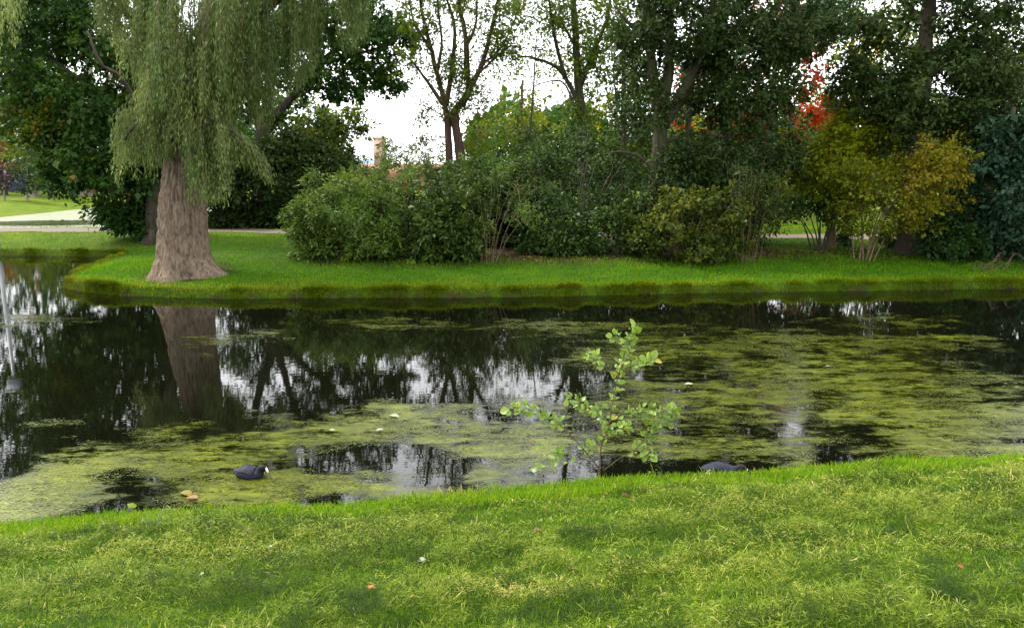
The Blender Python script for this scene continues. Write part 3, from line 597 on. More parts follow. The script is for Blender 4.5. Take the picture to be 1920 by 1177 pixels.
build_plant('yellow_bush', 'yellow green leafy tree glowing between the dark crowns', 'tree', 23.6, (1560, 464),
    [([(1560, 464), (1565, 400), (1580, 330), (1600, 250)], .1, .04), ([(1568, 380), (1530, 330), (1510, 300)], .05, .02), ([(1580, 330), (1640, 280), (1690, 240)], .05, .02)],
    [(1610, 235, -.6, 65, 45, 1.2, 44), (1560, 300, -.6, 60, 50, 1.2, 40), (1670, 240, -.6, 50, 36, 1, 20), (1640, 300, 0, 60, 40, 1.2, 24, -.1), (1520, 345, 0, 50, 45, 1.1, 22, -.2), (1500, 290, 0, 35, 40, 1, 12, -.2), (1580, 370, .3, 60, 36, 1, 18, -.35), (1590, 215, 0, 20, 14, .5, 5, .4), (1700, 260, .5, 60, 40, 1.2, 14, -.1), (1800, 250, .5, 30, 26, .8, 6, .3)],
    'yellow', 'twig', 20, .11, .07, .40, 85, tint0=.3)
for nm, lab, blobs, seed, lf, Y, b in (
    ('red_maple_tree', 'red autumn maple glimpsed through the dark crowns', [(1505, 140, 0, 55, 80, 2, 20, -.1), (1340, 130, 0, 60, 60, 2, 22), (1520, 220, 0, 40, 45, 1.4, 14), (1400, 230, 0, 70, 50, 2, 18, .2), (1300, 250, 0, 50, 40, 1.6, 10, .25), (1450, 40, 0, 90, 50, 2, 16)], 21, 'red', 40, (1420, 428)),
    ('golden_tree', 'golden yellow autumn tree far behind the thicket', [(1330, 220, 0, 60, 50, 2, 14, .2), (1240, 250, 0, 70, 60, 2, 22), (1160, 230, 0, 60, 50, 2, 18, -.1), (1480, 330, 0, 90, 60, 2, 22), (1400, 350, 0, 90, 50, 2, 20), (1690, 60, 0, 60, 40, 2, 12, .1), (1640, 100, 0, 40, 40, 2, 8, .1)], 22, 'yellow', 46, (1300, 425)),
    ('pale_willow', 'pale yellow weeping tree far off against the sky', [(960, 225, 0, 55, 34, 2, 12, .3), (1010, 205, 0, 45, 36, 2, 10, .2), (930, 260, 0, 60, 26, 2, 10, .1), (1040, 250, 0, 50, 40, 2, 9), (975, 185, 0, 30, 18, 1.2, 4, .3)], 23, 'lime', 52, (980, 425))):
    build_plant(nm, lab, 'tree', Y, b, [([b, (b[0] + 3, 340), (b[0] - 4, 240), (b[0], 150)], .25, .08)], blobs, lf, 'bark_dark', seed, .19, .13, .7, 60, tint0=.5)

# --- shrubs along the bank
def shrub(name, label, Y, base, blobs, leaf, seed, ll, lw, clr, per, stems=9, bark='bark_dark', rs=.02, group=None, tint0=.45, stem_top=.7, parts=False, fan=.75, up=.5, droop=.2, cat='shrub', recede=False):
    rng = np.random.default_rng(seed + 500)
    x0 = min(b[0] - b[3] for b in blobs); x1 = max(b[0] + b[3] for b in blobs); y0 = min(b[1] - b[4] for b in blobs)
    if recede: blobs = [(b[0], b[1], max(b[2], min(27.4, max(20.5, 4350. / ((648 + b[1]) / 2 - 310))) - Y), *b[3:]) for b in blobs]
    limbs = []
    for i in range(stems):
        f = (i + .5) / stems; xt = x0 + (x1 - x0) * (.5 + (f - .5) * fan * 1.1) + rng.normal(0, 6); yt = base[1] + (y0 - base[1]) * rng.uniform(stem_top - .15, stem_top + .1)
        xb = base[0] + (f - .5) * 26 + rng.normal(0, 4)
        dy = rng.uniform(-.25, .6)
        limbs.append(([(xb, base[1], rng.uniform(-.12, .12)), (xb + (xt - xb) * .3, base[1] + (yt - base[1]) * .4, dy * .4), (xb + (xt - xb) * .65, base[1] + (yt - base[1]) * .72, dy * .7), (xt, yt, dy)], rs * rng.uniform(.8, 1.3), rs * .35))
    return build_plant(name, label, cat, Y, base, limbs, blobs, leaf, bark, seed, ll, lw, clr, per, group, twig=.012, tint0=tint0, stem_parts=parts, crown_name='foliage', trunk_name='stems', k=6, up=up, droop=droop)
shrub('dark_thicket', 'very dark evergreen shrub mass between the willow and the path', 31.4, (520, 434), [(450, 350, 0, 60, 60, 1.0, 44), (530, 330, 0, 70, 60, 1.0, 54), (600, 335, 0, 60, 60, 1.0, 46), (440, 408, 0, 50, 28, .8, 26), (540, 400, 0, 80, 34, .8, 42), (490, 295, 0, 70, 34, 1.0, 26, .1), (400, 380, 0, 30, 50, 1, 18), (620, 395, 0, 50, 34, .8, 24), (560, 275, .3, 60, 26, .9, 16, .1)], 'holly', 31, .14, .085, .46, 120, 7, rs=.05)
shrub('pale_laurel', 'mid green narrow leaved laurel sprawling toward the willow, with loose upright shoots', 21.2, (660, 488), [(600, 420, 0, 55, 50, .9, 40), (670, 420, -.2, 60, 55, 1.0, 46), (640, 360, 0, 70, 40, .9, 34, .1), (720, 370, 0, 45, 45, .8, 24, .05), (700, 455, -.5, 60, 30, .7, 26), (600, 465, -.3, 50, 22, .6, 18), (740, 440, 0, 35, 40, .8, 16), (565, 400, 0, 22, 30, .5, 8)], 'laurel_light', 32, .115, .038, .27, 100, 12, tint0=.5, rs=.018, recede=True)
shrub('tall_shoot_shrub', 'loose twiggy shrub whose thin shoots stand above the laurels against the sky', 23, (735, 484), [(735, 300, 0, 34, 26, .5, 14), (700, 330, 0, 40, 24, .5, 14), (775, 300, 0, 40, 28, .5, 16), (750, 345, 0, 60, 26, .6, 16), (812, 300, 0, 36, 20, .5, 9), (730, 270, 0, 14, 18, .2, 5), (690, 318, 0, 40, 20, .5, 12), (790, 325, 0, 60, 20, .5, 16)], 'laurel_light', 33, .09, .04, .2, 60, 16, 'twig', .010, tint0=.45, stem_top=.97, fan=.9, recede=True)
shrub('dark_laurel', 'glossy dark green laurel, the rounded one beside the pale laurel', 21, (835, 490), [(830, 400, 0, 65, 55, .9, 46), (800, 450, -.3, 45, 35, .7, 24, -.05), (870, 440, -.2, 50, 45, .8, 32), (840, 335, .2, 45, 30, .8, 24, .1), (890, 370, .2, 40, 45, .8, 22, .05), (830, 470, -.3, 60, 18, .6, 18, -.1)], 'laurel', 34, .13, .052, .30, 100, 10, tint0=.5, recede=True)
shrub('bare_stem_shrub', 'vase shaped shrub with a fan of bare tan stems at the grass edge', 20.4, (917, 492), [(950, 350, .3, 70, 45, .7, 26), (900, 330, .5, 45, 35, .6, 14), (990, 330, .4, 45, 40, .6, 14), (985, 400, .6, 26, 26, .4, 6)], 'laurel_light', 35, .07, .04, .26, 70, 13, 'twig', .0055, tint0=.4, parts=True, stem_top=.75, fan=.85, recede=True)
shrub('broad_thicket_shrub', 'wide dark green rounded thicket between bare stemmed shrub and alder', 22, (1070, 490), [(1010, 330, .5, 60, 55, 1.0, 34), (1090, 310, .5, 75, 55, 1.1, 44, .05), (1160, 340, .4, 60, 55, 1.0, 34), (1030, 420, .2, 70, 50, 1.0, 40, -.1), (1120, 420, 0, 80, 55, 1.0, 50, -.05), (1180, 430, 0, 40, 50, .8, 24, -.05), (1060, 465, -.2, 90, 22, .8, 30, -.15), (1080, 265, .6, 60, 28, .9, 18, .1), (980, 280, 1, 40, 40, .8, 14, .1)], 'laurel', 36, .095, .06, .34, 110, 12, tint0=.4, recede=True)
shrub('hazel_shrub', 'yellowish mottled hazel at the foot of the alder trunk', 20.7, (1290, 490), [(1280, 420, 0, 80, 50, .7, 30), (1355, 425, 0, 55, 50, .7, 26), (1215, 440, .3, 40, 40, .6, 14, -.2), (1250, 455, 0, 50, 30, .6, 22, -.05), (1320, 465, -.2, 70, 22, .6, 24, -.1), (1360, 385, .2, 40, 30, .6, 12, .1), (1285, 380, .1, 45, 26, .5, 14, .15)], 'hazel', 37, .10, .075, .26, 62, 10, 'twig', .014, tint0=.45, stem_top=.8)
shrub('twiggy_shrub', 'upright shrub of many fine brown stems and few leaves beside the hazel', 20.4, (1402, 490), [(1440, 370, .2, 45, 45, .5, 26, -.1), (1400, 340, .3, 40, 40, .5, 14, -.15), (1465, 410, .3, 26, 34, .4, 6, -.1), (1420, 440, .2, 30, 34, .4, 8, -.1)], 'hazel', 38, .06, .04, .26, 60, 18, 'twig', .005, tint0=.3, parts=True, stem_top=.95, fan=.95)
shrub('coppiced_bush', 'small coppiced bush with short dark upright stems on the leaf littered earth', 22.6, (1540, 474), [(1520, 395, .3, 45, 26, .6, 18), (1560, 400, .3, 36, 26, .6, 14)], 'maple_dark', 39, .10, .06, .3, 70, 9, rs=.03, parts=True, stem_top=.8, tint0=.4)
shrub('copper_bush', 'copper and olive coloured bush with several pale stems on the earth strip', 20.9, (1618, 476), [(1640, 340, 0, 60, 45, .8, 26, -.2), (1710, 325, -.2, 60, 40, .8, 34, .05), (1775, 315, -.2, 40, 36, .7, 20, .12), (1690, 385, -.2, 70, 30, .8, 24, .0), (1610, 400, 0, 45, 40, .6, 18, -.3), (1760, 370, -.2, 40, 26, .6, 12, .1), (1740, 280, 0, 50, 18, .6, 9, .2), (1580, 340, .2, 34, 50, .6, 14, -.35), (1640, 430, 0, 40, 22, .5, 8, -.3), (1720, 425, -.2, 40, 20, .5, 7, -.1)], 'copper', 40, .085, .05, .28, 66, 9, 'twig', .022, tint0=.28, parts=True, stem_top=.8)
shrub('low_holly_bush', 'low dark bush hugging the ground beside the stout trunk', 21.3, (1790, 480), [(1770, 430, 0, 40, 36, .6, 20), (1820, 440, 0, 45, 34, .7, 24), (1790, 465, -.2, 60, 14, .5, 16), (1830, 390, .3, 40, 30, .6, 14, -.1)], 'maple_dark', 41, .10, .065, .28, 90, 8, tint0=.35)
shrub('understory_bush', 'dark bush deep in the thicket behind the pale laurel', 24.2, (690, 472), [(640, 400, 0, 60, 50, .8, 26), (720, 390, 0, 60, 55, .8, 28), (780, 420, 0, 50, 40, .7, 20), (690, 440, 0, 90, 26, .7, 24)], 'holly', 44, .12, .075, .36, 100, 8, tint0=.35, recede=True)
shrub('understory_bush', 'dark bush deep in the thicket behind the bare stemmed shrub', 24, (950, 474), [(900, 410, 0, 60, 50, .8, 28), (970, 400, 0, 60, 50, .8, 28), (940, 450, 0, 90, 22, .7, 26), (930, 350, .3, 60, 36, .7, 16)], 'holly', 45, .12, .075, .36, 100, 8, tint0=.35, recede=True)
shrub('understory_bush', 'dark bush deep in the thicket behind the hazel and the twiggy shrub', 24, (1370, 474), [(1310, 400, 0, 60, 50, .8, 26), (1390, 400, 0, 60, 50, .8, 28), (1360, 450, 0, 90, 24, .7, 26)], 'holly', 46, .12, .075, .36, 100, 8, tint0=.35)
shrub('small_leafy_bush', 'small low green bush seen against the bright lawn strip behind', 24, (1590, 462), [(1585, 440, 0, 22, 16, .4, 8), (1570, 455, 0, 16, 8, .3, 4)], 'laurel', 42, .09, .055, .22, 55, 5, tint0=.4)
shrub('tangled_bush', 'little dark bush between the copper stems and the stout trunk', 23.2, (1675, 470), [(1675, 448, 0, 24, 18, .4, 9), (1690, 430, 0, 16, 14, .3, 5)], 'laurel', 43, .09, .055, .22, 55, 5, tint0=.35)

# --- background trees, each a tree of its own
def back_tree(name, label, Y, x, ybase, blobs, leaf, seed, r=.25, ll=.2, per=60, clr=.75, tint0=.45, bark='bark_dark', lean=0, group=None, top=None):
    yt = top if top is not None else min(b[1] for b in blobs)
    limbs = [([(x, ybase), (x + lean * .3, ybase + (yt - ybase) * .35), (x + lean * .7, ybase + (yt - ybase) * .7), (x + lean, yt)], r, r * .3)]
    b0 = blobs[0]
    limbs.append(([(x + lean * .35, ybase + (yt - ybase) * .4), ((x + b0[0]) / 2 + lean * .2, (ybase + b0[1]) / 2 - 20), (b0[0], b0[1])], r * .45, r * .12))
    return build_plant(name, label, 'tree', Y, (x, ybase), limbs, blobs, leaf, bark, seed, ll, ll * .68, clr, per, group, tint0=tint0, twig=.035)
back_tree('lawn_ash_tree', 'tree with leaning pale trunk and yellow green crown on the lawn across the channel', 62, 62, 372, [(75, 290, 0, 45, 36, 2.6, 26), (50, 250, 1, 60, 40, 3, 26, -.1), (100, 320, -1, 34, 24, 2, 14, .1)], 'lime', 61, .42, .22, 60, .85, .35, 'bark_pale', -22)
back_tree('rusty_crown_tree', 'rust coloured autumn crown on the lawn across the channel', 66, 8, 370, [(15, 285, 0, 40, 34, 2.6, 26), (0, 250, 0, 50, 30, 2.6, 18, .2), (-60, 280, 0, 60, 50, 3, 24)], 'orange', 62, .3, .22, 60, .85, .4)
back_tree('thick_trunk_tree', 'tree with thick grey trunk on the lawn, seen below the maple boughs', 63.5, 163, 376, [(170, 270, 2, 70, 50, 3, 30), (160, 190, 2, 90, 60, 3.5, 34), (140, 100, 2, 90, 60, 3, 24)], 'maple', 63, .62, .22, 60, .9, .5, 'bark_pale', 6)
back_tree('straight_trunk_tree', 'tree with straight grey trunk on the lawn close to the channel corner', 63.5, 208, 377, [(230, 280, 2, 60, 50, 3, 28), (250, 200, 2, 80, 70, 3, 34), (290, 110, 2, 90, 60, 3, 24)], 'maple_dark', 64, .52, .22, 60, .9, .5, 'bark_pale', 2)
back_tree('orange_twig_tree', 'pinkish orange shrubby tree at the far end of the channel', 64, 196, 374, [(190, 352, 0, 18, 14, 1.5, 10), (225, 345, 0, 18, 20, 1.5, 10), (240, 365, 0, 20, 10, 1, 8)], 'orange', 65, .08, .18, 34, .6, .6)
for k, (x, Y, bl, lf, lab) in enumerate((
    (20, 74, [(10, 180, 0, 110, 90, 4, 46), (-60, 90, 0, 120, 80, 4, 40), (60, 80, 0, 90, 60, 4, 26), (-40, -60, 0, 120, 70, 4, 34), (60, -70, 0, 90, 60, 4, 24)], 'maple_dark', 'tall dark tree far behind the lawn across the channel'),
    (330, 67, [(340, 240, 0, 90, 90, 4, 44), (330, 120, 0, 90, 70, 4, 34), (400, 320, 0, 70, 60, 3, 30)], 'maple_dark', 'dark tree filling the gap behind the willow trunk'),
    (500, 56, [(470, 160, 0, 90, 70, 3.5, 36), (530, 290, 0, 90, 70, 3.5, 40), (560, 90, 0, 90, 60, 3, 30)], 'maple', 'green tree behind the broad maple'),
    (1165, 44, [(1160, 330, 0, 70, 60, 3, 34), (1200, 240, 0, 60, 60, 3, 26), (1090, 360, 0, 80, 40, 2.5, 26)], 'maple', 'green tree behind the alder and the thin crowned tree'),
    (1290, 36, [(1290, 360, 0, 70, 50, 2.4, 34), (1340, 290, 0, 70, 60, 2.4, 30), (1270, 150, 0, 60, 70, 2.4, 22)], 'maple_dark', 'dark tree close behind the alder trunk'),
    (1450, 38, [(1440, 370, 0, 60, 40, 2.4, 28), (1450, 260, 0, 80, 50, 2.4, 20), (1420, 130, 0, 80, 70, 2.4, 26)], 'maple_dark', 'dark tree behind the twiggy shrub'),
    (1590, 42, [(1590, 340, 0, 80, 50, 2.6, 30), (1570, 260, 0, 60, 40, 2.6, 12), (1640, 280, 0, 80, 60, 2.6, 30)], 'maple', 'green tree behind the yellow and copper bushes'),
    (1730, 32, [(1740, 350, 0, 80, 60, 2.2, 44), (1690, 250, 0, 60, 60, 2.2, 20), (1780, 280, 0, 70, 60, 2.2, 30), (1750, 410, 0, 70, 28, 1.8, 24)], 'maple_dark', 'dark tree behind the stout trunk, low crowned'),
    (1850, 31, [(1860, 380, 0, 70, 60, 2, 40), (1830, 300, 0, 70, 70, 2.2, 36), (1880, 220, 0, 90, 70, 2.2, 36), (1900, 100, 0, 90, 80, 2.2, 30)], 'holly', 'very dark tree behind the blue green tree'),
    (1000, 40, [(1000, 350, 0, 60, 40, 2.2, 28), (940, 320, 0, 60, 36, 2.2, 24), (900, 255, 0, 40, 22, 2, 8, .3)], 'maple', 'green tree low behind the forked tree'),
    (2050, 30, [(2040, 250, 0, 110, 130, 3, 60), (2060, 60, 0, 110, 120, 3, 50), (2000, 420, 0, 80, 50, 2, 24)], 'holly', 'dark tree past the end of the bank'),
    (-160, 40, [(-150, 200, 0, 110, 100, 3, 46), (-110, 60, 0, 110, 80, 3, 46), (-90, -60, 0, 120, 70, 3, 44), (20, -90, 0, 90, 60, 3, 30), (20, 110, 0, 80, 80, 2.5, 44), (10, 0, 0, 90, 60, 2.5, 40)], 'maple', 'green tree standing beside the channel'))):
    back_tree('background_tree', lab, Y, x, 425 if Y < 40 else (400 if Y < 50 else 378), bl, lf, 100 + k, .28, .14 + Y * .0016, 70, .45 + Y * .006, .42, group=None)
back_tree('birch_tree', 'thin crowned yellow green birch between the forked tree and the mossy trunk', 44, 985, 398, [(960, 60, 0, 70, 70, 2, 26), (1010, 130, 0, 60, 50, 2, 18), (940, 160, 0, 50, 40, 1.6, 10), (1000, -40, 0, 90, 60, 2, 22), (1050, 60, 0, 60, 70, 2, 20)], 'lime', 151, .10, .15, 26, .6, .4, 'bark_dark', 22, top=60)
back_tree('yellowing_lime_tree', 'tall yellowing tree filling the gap behind the red maple', 50, 1600, 395, [(1580, 120, 0, 70, 80, 2.5, 34), (1620, 30, 0, 80, 60, 2.5, 26), (1540, 220, 0, 60, 50, 2.5, 20), (1500, 40, 0, 70, 60, 2.5, 22), (1700, 120, 0, 70, 80, 2.5, 26), (1830, 60, 0, 80, 70, 2.5, 22)], 'lime', 152, .25, .2, 55, .75, .3)
back_tree('background_tree', 'green tree between the mossy trunk and the alder', 39, 1170, 400, [(1150, 120, 0, 50, 80, 2, 24), (1180, 20, 0, 60, 60, 2, 22), (1130, 210, 0, 50, 40, 2, 14)], 'maple', 153, .2, .16, 55, .6, .5)
# far-off wood that closes the view
def wood():
    rng = np.random.default_rng(9); n = 42000
    px = np.where(rng.random(n) < .35, rng.uniform(-500, 600, n), rng.uniform(880, 2500, n)); Y = rng.uniform(78, 92, n)
    x = (px - 960) / FPX * Y; top = 3.5 + 8.5 * fbm(x * .16, Y * 0, 0, 7, 3) ** 1.3 * np.where(px < 600, 1.3, 1)
    z = .4 + rng.random(n) ** .75 * top
    C = np.column_stack([x, Y + 2 * fbm(x * .4, z * .5, 0, 3), z])
    N = unit(rng.normal(0, .6, (n, 3)) + np.array([0, -.4, .6])); D = unit(rng.normal(0, 1, (n, 3)) + np.array([0, 0, -.4])); s = rng.lognormal(0, .25, n)
    V, F = leaf_quads(C, N, D, .75 * s, .55 * s)
    t = np.clip(.45 + .6 * (fbm(x * .15, z * .2, 0, 19) - .5) + rng.normal(0, .15, n), 0, 1)
    tag(obj('distant_wood', mesh_of('wood', V, F, False, {'tint': ('FACE', t)}), L['maple']), 'far off wood closing the view beyond the park lawns', 'wood', kind='stuff')
wood()

# ------------------------------------------------------------------ buildings and lamps in the distance
M['brick'] = noise_mat('brick', [(.3, (.26, .11, .06)), (.7, (.40, .19, .11))], 3, rough=.85)
M['tile'] = noise_mat('roof_tile', [(.3, (.22, .12, .08)), (.7, (.32, .19, .13))], 4, rough=.8)
M['plaster'] = noise_mat('plaster', [(.3, (.55, .54, .51)), (.7, (.7, .69, .66))], 2, rough=.9)
M['blue_sheet'] = noise_mat('blue_sheet', [(.3, (.22, .34, .46)), (.7, (.32, .45, .58))], 2, rough=.5)
M['violet'] = noise_mat('violet_sheet', [(.3, (.055, .06, .13)), (.7, (.08, .09, .18))], 2, rough=.5)
M['glass'] = plain('window_glass', (.05, .06, .07), .08, .6)
M['metal'] = plain('galvanised_metal', (.62, .64, .66), .4, .5)
M['dark_metal'] = plain('dark_metal', (.08, .09, .10), .4, .5)
def house(name, label, px0, px1, Y, depth, h_wall, h_roof, wall, roof, nwin, chim=None):
    a, b = P(px0, 380, Y), P(px1, 380, Y); g = hz(a[0], Y) - .05
    root = thing(name, label, 'building', ((a[0] + b[0]) / 2, Y + depth / 2, g)); W = (b[0] - a[0]) / 2; dd = depth / 2
    mb = MB(); mb.box(-W, W, -dd, dd, 0, h_wall); obj('wall', mb.mesh('wall', False), wall, root)
    mb = MB(); e = .35
    V = [(-W - e, -dd - e, h_wall), (W + e, -dd - e, h_wall), (W + e, dd + e, h_wall), (-W - e, dd + e, h_wall), (-W - e, 0, h_wall + h_roof), (W + e, 0, h_wall + h_roof)]
    mb.add(V, [np.array([(0, 1, 5, 4), (2, 3, 4, 5), (0, 3, 2, 1)]), np.array([(0, 4, 3), (1, 2, 5)])]); ro = obj('roof', mb.mesh('roof', False), roof, root)
    for cx in chim or []:
        mb = MB(); mb.box(cx[0] - cx[1] / 2, cx[0] + cx[1] / 2, -cx[1] / 2, cx[1] / 2, h_wall + h_roof * .6, cx[2])
        mb.box(cx[0] - cx[1] * .58, cx[0] + cx[1] * .58, -cx[1] * .58, cx[1] * .58, cx[2] - .28, cx[2] - .1)
        c = obj('chimney', mb.mesh('chimney', False), M['brick_pale'], ro)
    for i in range(nwin):
        x = -W + (i + .5) * 2 * W / nwin
        mb = MB(); mb.box(x - .55, x + .55, -dd - .05, -dd + .1, h_wall * .4, h_wall * .8); f = obj('window', mb.mesh('window', False), M['plaster'], root)
        mb = MB(); mb.box(x - .46, x + .46, -dd - .065, -dd, h_wall * .4 + .09, h_wall * .8 - .09); obj('pane', mb.mesh('pane', False), M['glass'], f)
    return root
M['brick_pale'] = noise_mat('brick_pale', [(.3, (.40, .29, .24)), (.7, (.55, .42, .36))], 4, rough=.85)
house('brick_house', 'brick house with orange tiled roof and tall pale chimney showing above the laurels', 655, 905, 78, 7, 1.3, 1.35, M['brick'], M['tile'], 7, [(-4.0, 1.15, 5.4)])
house('blue_roof_hall', 'low hall with pale blue roof beside the brick house', 560, 690, 92, 8, 1.6, 1.5, M['plaster'], M['blue_sheet'], 4)
house('white_house', 'white building behind the lawn trees across the channel', -60, 150, 90, 8, 2.7, 1.4, M['plaster'], M['dark_metal'], 6)
# dark blue container on the lawn's far edge
a, b = P(20, 371, 72), P(50, 371, 72); g = hz(a[0], 72)
ct = thing('storage_container', 'dark blue metal container at the far edge of the lawn', 'container', ((a[0] + b[0]) / 2, 73, g)); Wc = (b[0] - a[0]) / 2
mb = MB(); mb.box(-Wc, Wc, -1.1, 1.1, .1, 1.5); obj('body', mb.mesh('body', False), M['violet'], ct)
mb = MB(); mb.box(-Wc - .05, Wc + .05, -1.15, 1.15, 1.5, 1.6); obj('lid', mb.mesh('lid', False), M['dark_metal'], ct)
for sx in (-1, 1):
    for sy in (-1, 1):
        mb = MB(); mb.box(sx * (Wc - .15) - .08, sx * (Wc - .15) + .08, sy * .9 - .08, sy * .9 + .08, -.05, .1); obj('foot', mb.mesh('foot', False), M['dark_metal'], ct)
# young trees with pale stems and stakes on the far lawn
for k, (px, py, lab) in enumerate(((8, 385, 'young purple leaved tree on pale stem on the lawn across the channel'), (51, 382, 'young tree with pale stem in front of the leaning trunk'))):
    Y = 55.5
    back_tree('young_tree', lab, Y, px, py, [(px + 2, 330 + 8 * k, 0, 18, 22, .9, 12), (px - 2, 308 + 10 * k, 0, 12, 14, .7, 6)], 'maple_dark' if k else 'violet' if 'violet' in L else 'orange', 140 + k, .10, .16, 42, .5, .2, 'bark_pale', group=None)
def lamp(name, label, px, py, Y, h, r, flat):
    b = P(px, py, Y); g = hz(b[0], b[1]); root = thing(name, label, 'lamp', (b[0], b[1], g))
    mb = MB(); mb.tube([(0, 0, -.2), (0, 0, h * .15), (0, 0, h * .16), (0, 0, h)], [r * 1.4, r * 1.4, r, r * .75], 12); obj('pole', mb.mesh('pole'), M['metal'], root)
    mb = MB()
    if flat:
        mb.box(-.75, .15, -.16, .16, h, h + .10); mb.box(-.70, .0, -.13, .13, h - .05, h)
    else:
        mb.tube([(0, 0, h - .05), (0, 0, h + .05), (0, 0, h + .30), (0, 0, h + .45)], [.10, .22, .26, .06], 14)
    obj('lamp_head', mb.mesh('lamp_head', not flat), M['metal'], root)
lamp('street_lamp', 'flat headed street lamp half hidden by the light green tree', 640, 400, 48, 4.25, .06, True)
lamp('lamp_post', 'white lamp post on the inlet bank, seen as a pale streak in the water', -3, 474, 26.4, 4.2, .07, False)

# ------------------------------------------------------------------ coots
def coot_mat():
    m, t, b, out = newmat('coot_plumage')
    tc = t.nodes.new('ShaderNodeTexCoord'); a = t.nodes.new('ShaderNodeAttribute'); a.attribute_name = 'head'
    n = t.nodes.new('ShaderNodeTexNoise'); n.inputs['Scale'].default_value = 26; mp = t.nodes.new('ShaderNodeMapping'); mp.inputs['Scale'].default_value = (.35, 1, 1)
    t.links.new(tc.outputs['Object'], mp.inputs[0]); t.links.new(mp.outputs[0], n.inputs['Vector'])
    r = ramp(t, [(.3, (.009, .010, .017)), (.7, (.020, .022, .036))], n.outputs['Fac'])
    mx = t.nodes.new('ShaderNodeMix'); mx.data_type = 'RGBA'; mx.inputs[7].default_value = (.006, .006, .009, 1)
    t.links.new(a.outputs['Fac'], mx.inputs[0]); t.links.new(r.outputs[0], mx.inputs[6]); t.links.new(mx.outputs[2], b.inputs['Base Color'])
    b.inputs['Roughness'].default_value = .7; b.inputs['Specular IOR Level'].default_value = .2
    bp = t.nodes.new('ShaderNodeBump'); bp.inputs['Strength'].default_value = .35; bp.inputs['Distance'].default_value = .006
    t.links.new(n.outputs['Fac'], bp.inputs['Height']); t.links.new(bp.outputs[0], b.inputs['Normal'])
    return m
M['coot'] = coot_mat(); M['bill'] = plain('coot_bill', (.82, .80, .76), .4); M['eye'] = plain('coot_eye', (.25, .02, .015), .1, .6)
def coot(label, loc, rz, spine, scale=1.):
    root = thing('coot', label, 'bird', loc, rz, None); root.scale = (scale,) * 3
    sp = np.array(spine, float); n = 60; k = 26
    q = spline(sp, n); c = np.column_stack([q[:, 0], q[:, 0] * 0, q[:, 1]]); T = unit(np.gradient(c, axis=0))
    U = np.column_stack([-T[:, 2], T[:, 0] * 0, T[:, 0]]); a = np.arange(k) / k * 2 * math.pi
    V = c[:, None] + np.abs(q[:, 3])[:, None, None] * np.sin(a)[None, :, None] * U[:, None] + np.abs(q[:, 2])[:, None, None] * np.cos(a)[None, :, None] * np.array([0, 1, 0])
    i = np.arange(n - 1)[:, None] * k; j = np.arange(k)[None, :]
    F = np.stack([i + j, i + k + j, i + k + (j + 1) % k, i + (j + 1) % k], -1).reshape(-1, 4)
    ti = np.linspace(0, len(sp) - 1, n); hd = sstep(5.4, 6.4, ti)
    caps = [np.arange(k)[None, :], (np.arange(k)[::-1] + (n - 1) * k)[None, :]]
    obj('body', mesh_of('body', V.reshape(-1, 3), [F] + caps, True, {'head': ('POINT', np.repeat(hd, k))}), M['coot'], root)
    # folded wings lie on the flanks
    for sgn in (-1, 1):
        m, kk = 16, 9; t = np.linspace(0, 1, m); xx = -.165 + .24 * t
        zz = np.interp(xx, sp[:6, 0], sp[:6, 1]) ; hw = np.interp(xx, sp[:6, 0], sp[:6, 2]); hh = np.interp(xx, sp[:6, 0], sp[:6, 3])
        th = np.linspace(.12, .82, kk)[None, :] * math.pi / 2 * 1.15 * np.clip(np.sin(t * 2.9 + .12), .12, 1)[:, None] + .18
        off = 1.05
        Vw = np.stack([np.repeat(xx[:, None], kk, 1), sgn * hw[:, None] * off * np.cos(th), zz[:, None] + hh[:, None] * off * np.sin(th)], -1).reshape(-1, 3)
        ii = np.arange(m - 1)[:, None] * kk + np.arange(kk - 1)[None, :]
        Fw = np.stack([ii, ii + 1, ii + kk + 1, ii + kk], -1).reshape(-1, 4)
        if sgn < 0: Fw = Fw[:, ::-1]
        w_ = obj('wing', mesh_of('wing', Vw, Fw, True, {'head': ('POINT', np.zeros(len(Vw)))}), M['coot'], root)
        sol = w_.modifiers.new('thick', 'SOLIDIFY'); sol.thickness = .005
    e = q[-1]; f = q[-10]; hx, hz_ = e[0], e[1]; d = np.array([T[-1, 0], 0, T[-1, 2]]); u = np.array([-d[2], 0, d[0]]); tip = np.array([hx, 0, hz_])
    mb = MB()   # white shield and bill
    mb.tube([tip - d * .012 + u * .021, tip - d * .002 + u * .012, tip + d * .010 + u * .001, tip + d * .026 - u * .006, tip + d * .036 - u * .010], [.005, .0125, .013, .009, .003], 10)
    obj('bill', mb.mesh('bill'), M['bill'], root)
    for sgn in (-1, 1):
        ec = tip - d * .028 + u * .008; mb = MB(); yy = sgn * np.interp(0, [0, 1], [q[-9, 2], 0]) * .93
        mb.tube([(ec[0], yy * .8, ec[2]), (ec[0], yy * .97, ec[2]), (ec[0], yy * 1.05, ec[2])], [.005, .005, .002], 8); obj('eye', mb.mesh('eye'), M['eye'], root)
    return root
sp1 = [(-.185, .062, .006, .006), (-.150, .062, .042, .026), (-.095, .050, .078, .062), (-.020, .046, .092, .078), (.045, .042, .084, .072), (.088, .052, .058, .056), (.108, .084, .036, .040), (.122, .108, .031, .034), (.144, .116, .027, .029), (.164, .106, .019, .022), (.174, .100, .011, .013)]
c = PZ(470, 893); coot('slate grey coot with white bill swimming in the algae mat, open water all round', (c[0], c[1], -.012), R(-14), sp1, 1.0)
